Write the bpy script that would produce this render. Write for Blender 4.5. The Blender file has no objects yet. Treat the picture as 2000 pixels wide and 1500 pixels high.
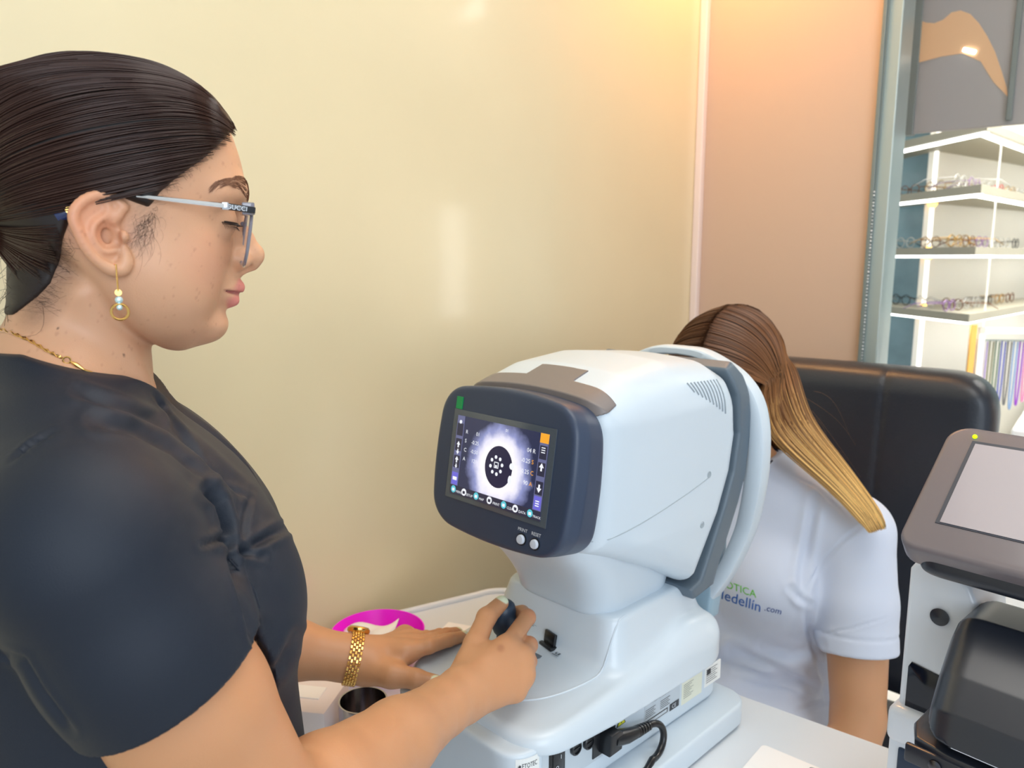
import bpy, bmesh, math, random
import numpy as np
from mathutils import Vector, Matrix
random.seed(7); RNG = np.random.default_rng(7)
S = bpy.context.scene
COL = S.collection
R_ = math.radians

# ------------------------------------------------------------------ camera, light, exposure
CAM = np.array([.530, -.671, 1.36])
cd = bpy.data.cameras.new('camera'); cam = bpy.data.objects.new('camera', cd); COL.objects.link(cam)
cd.sensor_width = 36; cd.lens = 27.0; cd.clip_start = .02
cam.location = CAM
cam.rotation_euler = (R_(90 - 9.3), 0, R_(38))
cd.dof.use_dof = True; cd.dof.focus_distance = .70; cd.dof.aperture_fstop = 9.0
S.camera = cam
S.view_settings.view_transform = 'Standard'; S.view_settings.look = 'None'
S.view_settings.exposure = 0.0; S.view_settings.gamma = 1.0; S.view_settings.use_curve_mapping = False
try:
    S.cycles.use_denoising = True
    S.cycles.max_bounces = 8
except Exception: pass
w = bpy.data.worlds.new('world'); S.world = w; w.use_nodes = True
bgn = w.node_tree.nodes['Background']; bgn.inputs[0].default_value = (.80, .90, 1.0, 1); bgn.inputs[1].default_value = .75

def area(name, loc, target, size, power, color, size_y=None):
    l = bpy.data.lights.new(name, 'AREA'); l.energy = power; l.color = color; l.size = size
    if size_y: l.shape = 'RECTANGLE'; l.size_y = size_y
    o = bpy.data.objects.new(name, l); COL.objects.link(o); o.location = loc
    d = Vector(target) - Vector(loc); o.rotation_euler = d.to_track_quat('-Z', 'Y').to_euler()
    return o
# daylight from the shop front behind and to the right of the camera
area('shopfront_daylight', (2.3, -1.6, 2.0), (0, .1, 1.0), 1.8, 42, (.80, .90, 1.0), 1.8)
# white ceiling panel over the desk
area('ceiling_panel_light', (.5, .1, 2.58), (.2, .1, 0), 1.0, 13, (1.0, .97, .92), 1.0)
# warm accent lamp high in the corner of the two walls
area('warm_corner_light', (-.26, 1.2, 2.45), (-.36, 1.36, 1.0), .16, 6.5, (1.0, .50, .18), .16)
# lighting of the shop beyond the glass
area('shop_ceiling_light', (.6, 2.6, 2.75), (.4, 2.9, 1.2), 1.6, 320, (1.0, .98, .93), 1.0)

# ------------------------------------------------------------------ helpers
HD = R_(38); TH = R_(9.3)
CXv = np.array([math.cos(HD), math.sin(HD), 0]); CFv = np.array([-math.sin(HD), math.cos(HD), 0])
def ray(px, py):
    u = (px-1000)/1500; v = (750-py)/1500
    return CXv*u + CFv*(math.cos(TH)+v*math.sin(TH)) + np.array([0, 0, v*math.cos(TH)-math.sin(TH)])
def onz(px, py, z): r = ray(px, py); return CAM + r*((z-CAM[2])/r[2])
def onplane(px, py, n, d): r = ray(px, py); n = np.array(n, float); return CAM + r*((d-CAM@n)/(r@n))
def proj(P):
    P = P-CAM; X = P@CXv; Y = P@CFv; Z = P[:, 2]
    zc = Y*math.cos(TH)-Z*math.sin(TH); yc = Y*math.sin(TH)+Z*math.cos(TH)
    return np.stack([1000+1500*X/zc, 750-1500*yc/zc], 1)

def srgb(r, g, b):
    f = lambda c: (c/255/12.92 if c/255 <= .04045 else ((c/255+.055)/1.055)**2.4)
    return (f(r), f(g), f(b), 1)
MATS = {}
def mat(name, col, rough=.5, metal=0, coat=0, sss=0, bump=0, bscale=200, noise=0, nscale=8, emit=None, estr=1, trans=0, alpha=1, spec=.5, vcol=False, aniso=0, sheen=0, ior=1.5, coat_rough=.1):
    if name in MATS: return MATS[name]
    m = bpy.data.materials.new(name); m.use_nodes = True; nt = m.node_tree; b = nt.nodes['Principled BSDF']
    if len(col) == 3: col = (*col, 1)
    b.inputs['Base Color'].default_value = col; b.inputs['Roughness'].default_value = rough; b.inputs['Metallic'].default_value = metal
    b.inputs['Coat Weight'].default_value = coat; b.inputs['Coat Roughness'].default_value = coat_rough
    b.inputs['Specular IOR Level'].default_value = spec; b.inputs['IOR'].default_value = ior
    b.inputs['Transmission Weight'].default_value = trans; b.inputs['Alpha'].default_value = alpha
    b.inputs['Anisotropic'].default_value = aniso; b.inputs['Sheen Weight'].default_value = sheen
    if sss:
        b.inputs['Subsurface Weight'].default_value = sss; b.inputs['Subsurface Radius'].default_value = (1, .35, .18); b.inputs['Subsurface Scale'].default_value = .006
    if emit: b.inputs['Emission Color'].default_value = (*emit[:3], 1); b.inputs['Emission Strength'].default_value = estr
    src = None
    if vcol:
        a = nt.nodes.new('ShaderNodeAttribute'); a.attribute_name = 'Col'; src = a.outputs['Color']
    if noise:
        tc = nt.nodes.new('ShaderNodeTexCoord'); n = nt.nodes.new('ShaderNodeTexNoise'); n.inputs['Scale'].default_value = nscale; n.inputs['Detail'].default_value = 4
        nt.links.new(tc.outputs['Object'], n.inputs['Vector'])
        mp = nt.nodes.new('ShaderNodeMapRange'); mp.inputs['From Min'].default_value = .3; mp.inputs['From Max'].default_value = .7
        mp.inputs['To Min'].default_value = 1-noise; mp.inputs['To Max'].default_value = 1+noise
        nt.links.new(n.outputs['Fac'], mp.inputs['Value'])
        mx = nt.nodes.new('ShaderNodeMix'); mx.data_type = 'RGBA'; mx.blend_type = 'MULTIPLY'; mx.inputs['Factor'].default_value = 1
        if src: nt.links.new(src, mx.inputs['A'])
        else: mx.inputs['A'].default_value = col
        nt.links.new(mp.outputs['Result'], mx.inputs['B']); src = mx.outputs['Result']
    if src: nt.links.new(src, b.inputs['Base Color'])
    if bump:
        tc = nt.nodes.new('ShaderNodeTexCoord'); n = nt.nodes.new('ShaderNodeTexNoise'); n.inputs['Scale'].default_value = bscale; n.inputs['Detail'].default_value = 3
        nt.links.new(tc.outputs['Object'], n.inputs['Vector'])
        bp = nt.nodes.new('ShaderNodeBump'); bp.inputs['Strength'].default_value = bump; bp.inputs['Distance'].default_value = .001
        nt.links.new(n.outputs['Fac'], bp.inputs['Height']); nt.links.new(bp.outputs['Normal'], b.inputs['Normal'])
    MATS[name] = m; return m

def tag(o, label=None, cat=None, group=None, kind=None):
    if label: o['label'] = label
    if cat: o['category'] = cat
    if group: o['group'] = group
    if kind: o['kind'] = kind
    return o
def empty(name, loc, rz=0):
    o = bpy.data.objects.new(name, None); COL.objects.link(o); o.location = loc; o.rotation_euler = (0, 0, rz); o.empty_display_size = .05; return o
def put(name, me, parent=None, mats=(), smooth=True, loc=None, rot=None):
    o = bpy.data.objects.new(name, me); COL.objects.link(o)
    for m in (mats if isinstance(mats, (list, tuple)) else [mats]): me.materials.append(m)
    if smooth and len(me.polygons): me.polygons.foreach_set('use_smooth', [True]*len(me.polygons))
    if parent: o.parent = parent
    if loc is not None: o.location = loc
    if rot is not None: o.rotation_euler = rot
    return o
def from_np(name, V, Fq):
    me = bpy.data.meshes.new(name); me.from_pydata(np.asarray(V).tolist(), [], [tuple(f) for f in np.asarray(Fq).tolist()] if isinstance(Fq, np.ndarray) else Fq); me.update(); return me

class MB:
    """collects shapes into one mesh"""
    def __init__(s): s.v = []; s.f = []; s.m = []
    def add(s, V, Fs, mi=0):
        o = len(s.v); s.v += [tuple(map(float, p)) for p in V]; s.f += [tuple(i+o for i in f) for f in Fs]; s.m += [mi]*len(Fs); return s
    def box(s, lo, hi, bev=0, mi=0, M=None, seg=2):
        bm = bmesh.new(); bmesh.ops.create_cube(bm, size=1)
        lo = np.array(lo, float); hi = np.array(hi, float); c = (lo+hi)/2; d = hi-lo
        for v in bm.verts: v.co = Vector(c + np.array(v.co)*d)
        if bev: bmesh.ops.bevel(bm, geom=bm.edges[:], offset=bev, segments=seg, affect='EDGES', profile=.5)
        return s.bm(bm, mi, M)
    def bm(s, bm, mi=0, M=None):
        if M is not None: bmesh.ops.transform(bm, matrix=M, verts=bm.verts)
        bm.verts.index_update(); s.add([v.co for v in bm.verts], [[v.index for v in f.verts] for f in bm.faces], mi); bm.free(); return s
    def prism(s, pts, a, b, axis='x', bev=0, mi=0, M=None, seg=3):
        """polygon pts extruded from a to b along axis (pts in the other two axes in order)"""
        bm = bmesh.new()
        def P(p, t): return {'x': (t, p[0], p[1]), 'y': (p[0], t, p[1]), 'z': (p[0], p[1], t)}[axis]
        A = [bm.verts.new(P(p, a)) for p in pts]; B = [bm.verts.new(P(p, b)) for p in pts]; n = len(pts)
        bm.faces.new(A); bm.faces.new(B[::-1])
        for i in range(n): bm.faces.new((A[i], B[i], B[(i+1) % n], A[(i+1) % n]))
        bmesh.ops.recalc_face_normals(bm, faces=bm.faces)
        if bev:
            es = [e for e in bm.edges if (e.verts[0] in A) == (e.verts[1] in A)]
            bmesh.ops.bevel(bm, geom=es, offset=bev, segments=seg, affect='EDGES', profile=.5, clamp_overlap=True)
        return s.bm(bm, mi, M)
    def tube(s, pts, r, n=8, mi=0, cap=True, flat=None):
        pts = [Vector(p) for p in pts]; rs = r if hasattr(r, '__len__') else [r]*len(pts)
        V = []; Fs = []; T = []
        for i in range(len(pts)):
            t = (pts[min(i+1, len(pts)-1)]-pts[max(i-1, 0)]); T.append(t.normalized() if t.length > 1e-9 else Vector((0, 0, 1)))
        up = Vector((0, 0, 1)) if abs(T[0].z) < .9 else Vector((1, 0, 0))
        nrm = (up - T[0]*up.dot(T[0])).normalized()
        for i, p in enumerate(pts):
            nrm = (nrm - T[i]*nrm.dot(T[i])); nrm = nrm.normalized() if nrm.length > 1e-9 else Vector((1, 0, 0))
            b = T[i].cross(nrm)
            for k in range(n):
                a = 2*math.pi*k/n; V.append(p + (nrm*math.cos(a)+b*math.sin(a)*(flat or 1))*rs[i])
        for i in range(len(pts)-1):
            for k in range(n): Fs.append((i*n+k, i*n+(k+1) % n, (i+1)*n+(k+1) % n, (i+1)*n+k))
        if cap: Fs.append(tuple(range(n))[::-1]); Fs.append(tuple((len(pts)-1)*n+k for k in range(n)))
        return s.add(V, Fs, mi)
    def lathe(s, prof, c=(0, 0, 0), n=48, mi=0, M=None):
        V = []; Fs = []
        for (r, z) in prof:
            for k in range(n):
                a = 2*math.pi*k/n; V.append(Vector((c[0]+r*math.cos(a), c[1]+r*math.sin(a), c[2]+z)))
        if M is not None: V = [M @ v for v in V]
        m = len(prof)
        for i in range(m-1):
            for k in range(n): Fs.append((i*n+k, i*n+(k+1) % n, (i+1)*n+(k+1) % n, (i+1)*n+k))
        Fs.append(tuple(range(n))[::-1]); Fs.append(tuple((m-1)*n+k for k in range(n)))
        return s.add(V, Fs, mi)
    def sphere(s, c, r, mi=0, n=16, sc=(1, 1, 1)):
        bm = bmesh.new(); bmesh.ops.create_uvsphere(bm, u_segments=n, v_segments=max(6, n//2), radius=r)
        for v in bm.verts: v.co = Vector((c[0]+v.co.x*sc[0], c[1]+v.co.y*sc[1], c[2]+v.co.z*sc[2]))
        return s.bm(bm, mi)
    def build(s, name, mats, parent=None, smooth=False, **k):
        me = bpy.data.meshes.new(name); me.from_pydata(s.v, [], s.f); me.update()
        o = put(name, me, parent, mats, smooth, **k)
        me.polygons.foreach_set('material_index', s.m)
        if smooth == 'auto' or smooth is True:
            me.polygons.foreach_set('use_smooth', [True]*len(me.polygons))
            try: me.set_sharp_from_angle(angle=R_(38))
            except Exception: pass
        me.update(); return o

FONT = {}
def text_mesh(s, size, ext=.0002, shear=0, space=1.0, align='LEFT'):
    cu = bpy.data.curves.new('t', 'FONT'); cu.body = s; cu.size = size; cu.extrude = ext; cu.shear = shear; cu.space_character = space; cu.align_x = align; cu.resolution_u = 3
    o = bpy.data.objects.new('t', cu); COL.objects.link(o); bpy.context.view_layer.update()
    me = bpy.data.meshes.new_from_object(o); bpy.data.objects.remove(o); 
    V = np.array([v.co[:] for v in me.vertices]) if len(me.vertices) else np.zeros((0, 3)); Fs = [list(p.vertices) for p in me.polygons]
    bpy.data.meshes.remove(me); return V, Fs

# ---- implicit surfaces -------------------------------------------------
def smin(a, b, k): h = np.clip(.5+.5*(b-a)/k, 0, 1); return b*(1-h)+a*h-k*h*(1-h)
def smax(a, b, k): return -smin(-a, -b, k)
def sph(P, c, r): return np.sqrt(((P-np.array(c, np.float32))**2).sum(-1))-r
def ell(P, c, r, p=None):
    q = (P-np.array(c, np.float32))/np.array(r, np.float32); k = np.sqrt((q*q).sum(-1))+1e-9
    return (k-1)*min(r)*.5 + (k-1)/k*np.sqrt(((P-np.array(c, np.float32))**2).sum(-1))*.5
def cone(P, a, b, r1, r2, sc=None):
    a = np.array(a, np.float32); b = np.array(b, np.float32); ba = b-a; pa = P-a
    h = np.clip((pa@ba)/(ba@ba), 0, 1); d = pa-h[:, None]*ba
    return np.sqrt((d*d).sum(-1))-(r1+(r2-r1)*h)
def chain(P, pts, rs, k=.004):
    d = None
    for i in range(len(pts)-1):
        c = cone(P, pts[i], pts[i+1], rs[i], rs[i+1]); d = c if d is None else smin(d, c, k)
    return d
def rbox(P, c, hs, r):
    q = np.abs(P-np.array(c, np.float32))-(np.array(hs, np.float32)-r)
    return np.sqrt((np.maximum(q, 0)**2).sum(-1))+np.minimum(q.max(-1), 0)-r
def poly2(x, y, pts):
    pts = np.array(pts, np.float32); d = np.full(x.shape, 1e9, np.float32); s = np.ones(x.shape, np.float32); n = len(pts); j = n-1
    for i in range(n):
        ex, ey = pts[j]-pts[i]; wx = x-pts[i, 0]; wy = y-pts[i, 1]
        t = np.clip((wx*ex+wy*ey)/(ex*ex+ey*ey+1e-12), 0, 1); bx = wx-ex*t; by = wy-ey*t; d = np.minimum(d, bx*bx+by*by)
        c1 = y >= pts[i, 1]; c2 = y < pts[j, 1]; c3 = ex*wy > ey*wx
        flip = (c1 & c2 & c3) | (~c1 & ~c2 & ~c3); s = np.where(flip, -s, s); j = i
    return s*np.sqrt(d)
import time as _tm
def sd_mesh(*a, **k):
    t0 = _tm.time(); r = sd_mesh_(*a, **k); return r
def sd_mesh_(fn, lo, hi, h, name='m', B=8, L=1.6, newton=2):
    lo = np.array(lo, float); hi = np.array(hi, float); nb = np.maximum(1, np.ceil((hi-lo)/(h*B)).astype(int)); N = nb*B+2
    gi = np.stack(np.meshgrid(*[np.arange(n) for n in nb], indexing='ij'), -1).reshape(-1, 3)
    cen = (lo+(gi+.5)*B*h).astype(np.float32); d = fn(cen); gi = gi[np.abs(d) < h*B*.87*L+2*h]
    loc = np.stack(np.meshgrid(*[np.arange(B+1)]*3, indexing='ij'), -1).reshape(-1, 3)
    keyf = lambda c: (c[..., 0]*N[1]+c[..., 1])*N[2]+c[..., 2]
    K = []; VP = []; Q = []
    off = [(0, 0, 0), (0, 0, 1), (0, 1, 0), (0, 1, 1), (1, 0, 0), (1, 0, 1), (1, 1, 0), (1, 1, 1)]
    edges = [(a, b) for a in range(8) for b in range(a+1, 8) if bin(a ^ b).count('1') == 1]
    for s0 in range(0, len(gi), 400):
        g = gi[s0:s0+400]; base = g*B
        P = (lo+(base[:, None, :]+loc[None])*h).astype(np.float32)
        V = fn(P.reshape(-1, 3)).reshape(len(g), B+1, B+1, B+1)
        C = np.stack([V[:, o[0]:o[0]+B, o[1]:o[1]+B, o[2]:o[2]+B] for o in off], -1); ins = C < 0; cnt = ins.sum(-1)
        act = (cnt > 0) & (cnt < 8); idx = np.argwhere(act); c = C[act]
        sm = np.zeros((len(c), 3)); nn = np.zeros(len(c))
        for a, b in edges:
            va, vb = c[:, a], c[:, b]; x = (va < 0) != (vb < 0); t = np.where(x, va/np.where(x, va-vb, 1), 0)
            pa = np.array(off[a]); pb = np.array(off[b]); sm += x[:, None]*(pa+t[:, None]*(pb-pa)); nn += x
        cell = base[idx[:, 0]]+idx[:, 1:]; K.append(keyf(cell)); VP.append(lo+(cell+sm/nn[:, None])*h)
        I = V < 0
        for ax in range(3):
            sl = [slice(None)]+[slice(0, B)]*3; s2 = list(sl); s2[ax+1] = slice(1, B+1)
            A = I[tuple(sl)]; Bv = I[tuple(s2)]; x = np.argwhere(A != Bv)
            if not len(x): continue
            up = A[tuple(x.T)]; p = base[x[:, 0]]+x[:, 1:]; u = [0, 0, 0]; v = [0, 0, 0]; u[(ax+1) % 3] = 1; v[(ax+2) % 3] = 1; u = np.array(u); v = np.array(v)
            ok = ((p-u-v) >= 0).all(1); p = p[ok]; up = up[ok]
            q = np.stack([keyf(p-u-v), keyf(p-v), keyf(p), keyf(p-u)], 1); q[~up] = q[~up][:, ::-1]; Q.append(q)
    K = np.concatenate(K); VP = np.concatenate(VP); K, ui = np.unique(K, return_index=True); VP = VP[ui]; Q = np.concatenate(Q)
    J = np.searchsorted(K, Q); J = np.clip(J, 0, len(K)-1); ok = (K[J] == Q).all(1); J = J[ok]
    for _ in range(newton):
        e = h*.25; P = VP.astype(np.float32); d0 = fn(P); G = np.stack([fn((VP+e*np.eye(3)[i]).astype(np.float32))-fn((VP-e*np.eye(3)[i]).astype(np.float32)) for i in range(3)], 1)/(2*e)
        g2 = (G*G).sum(1)+1e-6; st = -(d0/g2)[:, None]*G; ln = np.linalg.norm(st, axis=1); st *= np.minimum(1, .6*h/np.maximum(ln, 1e-12))[:, None]; VP = VP+st
    used = np.unique(J); mp = np.full(len(K), -1); mp[used] = np.arange(len(used))
    return VP[used], mp[J]
def merge(parts):
    V = []; Fs = []; o = 0
    for v, f in parts: V.append(v); Fs.append(f+o); o += len(v)
    return np.concatenate(V), np.concatenate(Fs)
def fast_mesh(name, V, Q):
    me = bpy.data.meshes.new(name); n = len(V); m = len(Q)
    me.vertices.add(n); me.vertices.foreach_set('co', np.asarray(V, np.float32).ravel())
    me.loops.add(m*4); me.loops.foreach_set('vertex_index', np.asarray(Q, np.int32).ravel())
    me.polygons.add(m); me.polygons.foreach_set('loop_start', np.arange(0, m*4, 4, dtype=np.int32)); me.polygons.foreach_set('loop_total', np.full(m, 4, np.int32))
    me.update(calc_edges=True); me.validate(); return me
def vnormals(V, Q):
    n = np.cross(V[Q[:, 2]]-V[Q[:, 0]], V[Q[:, 3]]-V[Q[:, 1]]); N = np.zeros_like(V)
    for k in range(4): np.add.at(N, Q[:, k], n)
    return N/(np.linalg.norm(N, axis=1, keepdims=True)+1e-12)
def set_col(me, C):
    a = me.color_attributes.new('Col', 'FLOAT_COLOR', 'POINT'); a.data.foreach_set('color', np.concatenate([C, np.ones((len(C), 1))], 1).astype(np.float32).ravel())
def sm_interp(x, xs, ys):
    """smooth interpolation through the points"""
    xs = np.array(xs, float); ys = np.array(ys, float); m = np.gradient(ys, xs); t = np.linspace(xs[0], xs[-1], 400)
    i = np.clip(np.searchsorted(xs, t)-1, 0, len(xs)-2); hh = xs[i+1]-xs[i]; u = (t-xs[i])/hh
    y = (2*u**3-3*u**2+1)*ys[i]+(u**3-2*u**2+u)*hh*m[i]+(-2*u**3+3*u**2)*ys[i+1]+(u**3-u**2)*hh*m[i+1]
    return np.interp(x, t, y).astype(np.float32)
def seg_dist(p, pts):
    d = np.full(len(p), 1e9); 
    for a, b in zip(pts[:-1], pts[1:]):
        a = np.array(a, float); b = np.array(b, float); ba = b-a; h = np.clip(((p-a)@ba)/(ba@ba+1e-12), 0, 1); d = np.minimum(d, np.linalg.norm(p-a-h[:, None]*ba, axis=1))
    return d
def vnoise(P, f, seed=0):
    r = np.random.default_rng(seed); s = 0
    for i in range(6):
        k = r.normal(size=3)*f; s = s+np.sin(P@k+r.uniform(0, 6.28))
    return s/6
T0 = .74   # table height
# ------------------------------------------------------------------ the room
M_gold = mat('satin_gold_paint', srgb(236, 222, 184), rough=.32, metal=.12, coat=.35, noise=.03, nscale=2.2, bump=.03, bscale=9, coat_rough=.09)
M_peach = mat('peach_paint', srgb(206, 178, 156), rough=.55)
M_strip = mat('pink_white_trim', srgb(240, 222, 215), rough=.4)
M_alu = mat('grey_green_aluminium', srgb(172, 184, 180), rough=.35, metal=.3)
M_aludk = mat('dark_window_seal', srgb(120, 132, 130), rough=.4)
M_floor = mat('pale_floor_tile', srgb(205, 200, 192), rough=.25)
M_ceil = mat('ceiling_white', srgb(238, 234, 226), rough=.8)
M_glass = mat('window_glass', (1, 1, 1), rough=0, trans=1, ior=1.05, spec=.4)
def struct(name, lo, hi, m, bev=0, label=None):
    o = MB().box(lo, hi, bev).build(name, m); o['kind'] = 'structure'
    if label: o['label'] = label; 
    return o
struct('floor', (-.7, -2.6, -.1), (3.0, 4.7, 0), M_floor)
struct('ceiling', (-.7, -2.6, 2.7), (3.0, 1.45, 2.8), M_ceil)
struct('wall_left', (-.55, -2.6, 0), (-.45, 1.45, 2.7), M_gold)
struct('wall_back', (-.55, 1.45, 0), (.022, 1.55, 2.7), M_peach)
struct('trim_1', (-.45, 1.425, 0), (-.428, 1.45, 2.7), M_strip, .004)
wf = MB().box((.022, 1.425, 0), (.032, 1.56, 2.7), .002, 1).box((.032, 1.435, 0), (.066, 1.56, 2.7), .003).box((.032, 1.428, 0), (.036, 1.44, 2.7), .001, 1)
wf.box((.066, 1.44, 0), (2.9, 1.5, .10), .003).box((.066, 1.44, 2.6), (2.9, 1.5, 2.7), .003).build('window_1', [M_alu, M_aludk])['kind'] = 'structure'
g = MB().box((.064, 1.468, .09), (2.9, 1.474, 2.61)).build('window_2', M_glass); g['kind'] = 'structure'
# the bead of clear sealant beads down the frame
bd = MB()
for i in range(60): bd.sphere((.0335, 1.424, 1.02+i*.0085+random.uniform(-.001, .001)), random.uniform(.0012, .0024), n=8)
bd.build('trim_2', mat('clear_bead', (.9, .95, 1), rough=.05, coat=1))['kind'] = 'structure'

# the desk ----------------------------------------------------------
M_desk = mat('white_laminate', srgb(222, 226, 230), rough=.35)
def arc(c, r, a0, a1, n): return [(c[0]+r*math.cos(R_(a0+(a1-a0)*i/n)), c[1]+r*math.sin(R_(a0+(a1-a0)*i/n))) for i in range(n+1)]
tp = [(.95, -.20), (.95, .335), (-.02, .335), (-.10, .345), (-.18, .375)] + arc((-.29, .345), .065, 62, 170, 10) + [(-.418, .20), (-.435, -.20)]
desk = empty('desk', (.2, .05, 0))
def rel(o, root): o.parent = root; o.matrix_parent_inverse = Matrix.Identity(4); o.location = (-root.location.x, -root.location.y, -root.location.z); return o
tag(desk, 'white laminate desk with rounded corner under the two eye testing instruments', 'desk')
rel(MB().prism(tp, T0-.035, T0, 'z', .004).build('desk_top', M_desk, smooth=True), desk)
lip = [(-.02, .335), (-.10, .345), (-.18, .375)] + arc((-.29, .345), .065, 62, 170, 10) + [(-.418, .20), (-.435, -.20)]
rel(MB().tube([(x*.985, y*.985, T0+.002) for x, y in lip], .0065, 10).build('raised_rim', M_desk, smooth=True), desk)
for x, y in ((-.33, -.14), (.88, -.14), (-.24, .25), (.88, .25)):
    rel(MB().box((x-.025, y-.025, 0), (x+.025, y+.025, T0-.034), .004).build('leg', M_alu, smooth=True), desk)

# ------------------------------------------------------------------ the shop behind the glass
M_board = mat('grey_oak_shelf', srgb(168, 163, 145), rough=.5)
M_white = mat('warm_white_panel', srgb(250, 247, 236), rough=.6)
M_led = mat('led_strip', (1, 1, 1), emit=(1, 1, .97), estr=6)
M_ledw = mat('warm_led', srgb(255, 200, 90), emit=(1, .55, .12), estr=4)
M_teal = mat('blue_grey_panel', srgb(140, 165, 172), rough=.35)
struct('wall_shop_back', (-2.2, 4.6, 0), (3.0, 4.7, 2.8), M_teal)
struct('wall_shop_right', (2.95, 1.55, 0), (3.0, 4.6, 2.8), M_peach)
struct('ceiling', (-1.6, 1.55, 2.7), (3.0, 4.7, 2.8), M_ceil)
struct('wall_shop_left', (-1.6, 1.55, 0), (-1.5, 4.6, 2.8), M_teal)
Cc = np.array([.147, 2.331]); ld = np.array([-.712, .702]); rd = np.array([.136, .991]); I0 = np.array([.187, 2.63])
cab = empty('display_cabinet', (.15, 2.7, 0)); tag(cab, 'bright white corner display shelving lit by led strips behind the glass', 'display shelving')
K0 = np.array([-.075, 2.80]); pr = K0+np.array([.26, .966])*1.75; plf = K0
def wallpanel(a, b, t, z0, z1):
    a = np.array(a); b = np.array(b); n = np.array([-(b-a)[1], (b-a)[0]]); n = n/np.linalg.norm(n)*t
    return [tuple(a), tuple(b), tuple(b+n), tuple(a+n)]
nl = np.array([.702, .712])
rel(MB().prism(wallpanel(K0, pr, .03, 0, 0), 0, 2.5, 'z').build('back_panel', M_white), cab)
fn_ = Cc+rd*.30+np.array([-.03, 0]); rel(MB().box((fn_[0]-.003, fn_[1]-.003, 0), (fn_[0]+.003, fn_[1]+.003, 2.5), .001).build('divider', M_white), cab)
rel(MB().box((K0[0]-.60, K0[1]+.50, 0), (K0[0]-.03, K0[1]+.53, 2.5)).build('glass_back', mat('blue_glass_back', srgb(138, 168, 178), .2, noise=.12, nscale=9)), cab)
def zat(px, py, P):    # height at which the ray of this image point passes above plan point P
    r = ray(px, py); t = (P-CAM[:2]) @ CFv[:2]/(r@CFv); return CAM[2]+r[2]*t
zs = [zat(1905, 368, Cc), zat(1900, 490, Cc), zat(1895, 622, Cc), zat(1905, 245, Cc)]
BOARDS = []
def board(z, lx=1.0, rx=1.4):
    L1 = Cc+ld*lx; R1 = Cc+rd*rx; pts = [tuple(Cc), tuple(R1), tuple(R1+np.array([-.05, .4])), tuple(K0+np.array([.12, .40])), tuple(K0), tuple(L1+nl*.21), tuple(L1)]
    b = rel(MB().prism(pts, z-.014, z+.014, 'z').build('shelf_board', M_board), cab)
    q = lambda P, t: tuple(P)+(z-.018,)
    s = MB()
    for a, c, n in ((Cc, L1, nl), (Cc, R1, np.array([-.99, .136]))):
        n = np.array(n); a1 = a+n*.02+(c-a)*.04; c1 = c+n*.02
        s.prism([tuple(a1), tuple(c1), tuple(c1+n*.02), tuple(a1+n*.02)], z-.022, z-.014, 'z')
    s2 = rel(s.build('led_strip', M_led), cab); BOARDS.append(z)
for z in zs: board(z)
# vertical edge light with warm spots
e0 = plf
rel(MB().box((e0[0]-.007, e0[1]-.007, 0), (e0[0]+.007, e0[1]+.007, 2.5), .002).build('edge_light', mat('soft_edge_light', (1, 1, 1), emit=(1, .98, .9), estr=1.3)), cab)
for z in zs[:3]:
    rel(MB().sphere((e0[0]+.004, e0[1]-.02, z-.005), .02, sc=(1, 1, 1.4)).build('warm_spot', M_ledw, smooth=True), cab)

def specs(mi, colr):
    """a pair of display spectacles: two rims, bridge and temples, about 14 cm wide"""
    m = MB()
    for sx in (-1, 1):
        pts = [(sx*.033+.026*math.cos(a), 0, .022+.02*math.sin(a)*(1.0 if math.sin(a) > 0 else .95)) for a in np.linspace(0, 2*math.pi, 15)]
        m.tube(pts, .0017, 5, cap=False)
        m.tube([(sx*.059, 0, .030), (sx*.068, .01, .031), (sx*.07, .09, .028), (sx*.066, .13, .008)], .0016, 5)
    m.tube([(-.008, 0, .026), (0, -.001, .030), (.008, 0, .026)], .0017, 5)
    me = bpy.data.meshes.new('spectacles'); me.from_pydata(m.v, [], m.f); me.update(); me.materials.append(colr); me.polygons.foreach_set('use_smooth', [True]*len(me.polygons)); return me
cols = [mat('specs_black', srgb(30, 30, 34), .2), mat('specs_tortoise', srgb(120, 70, 30), .2), mat('specs_red', srgb(200, 60, 60), .3), mat('specs_clear', srgb(200, 200, 195), .15), mat('specs_gold', srgb(200, 160, 90), .25, metal=.8), mat('specs_violet', srgb(150, 110, 170), .3)]
proto = [specs(0, c) for c in cols]
kinds = ['black', 'tortoiseshell brown', 'red', 'clear grey', 'gold wire', 'violet']
rows = [('upper', zs[0]), ('middle', zs[1]), ('lower', zs[2])]
wall_order = ['nearest the corner', 'second from the corner', 'third from the corner', 'fourth from the corner', 'fifth from the corner', 'sixth from the corner']
def specs_at(me, P, z, ang, label, grp):
    o = bpy.data.objects.new('spectacles', me); COL.objects.link(o); o.location = (P[0], P[1], z+.0145); o.rotation_euler = (0, 0, ang)
    tag(o, label, 'spectacles', grp)
for ri, (rn, z) in enumerate(rows):
    for k in range(6):
        P = Cc+rd*(.10+.158*k)+np.array([-.09, 0]); kk = (3, 0, 4, 1, 5, 3)[(k+ri*2) % 6] if ri != 0 else (3, 5, 3, 2, 4, 3)[k]
        specs_at(proto[kk], P, z, R_(82+random.uniform(-4, 4)), f'{kinds[kk]} spectacles, right side of {rn} display shelf, {wall_order[k]}', 'spectacles on the display shelves')
    for k in range(4):
        P = Cc+ld*(.20+.150*k)+nl*.085; kk = (3, 4, 1, 3, 0)[(k+ri) % 5]
        specs_at(proto[kk], P, z, R_(-44+random.uniform(-4, 4)), f'{kinds[kk]} spectacles, left side of {rn} display shelf, {wall_order[k]}', 'spectacles on the display shelves')
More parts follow.
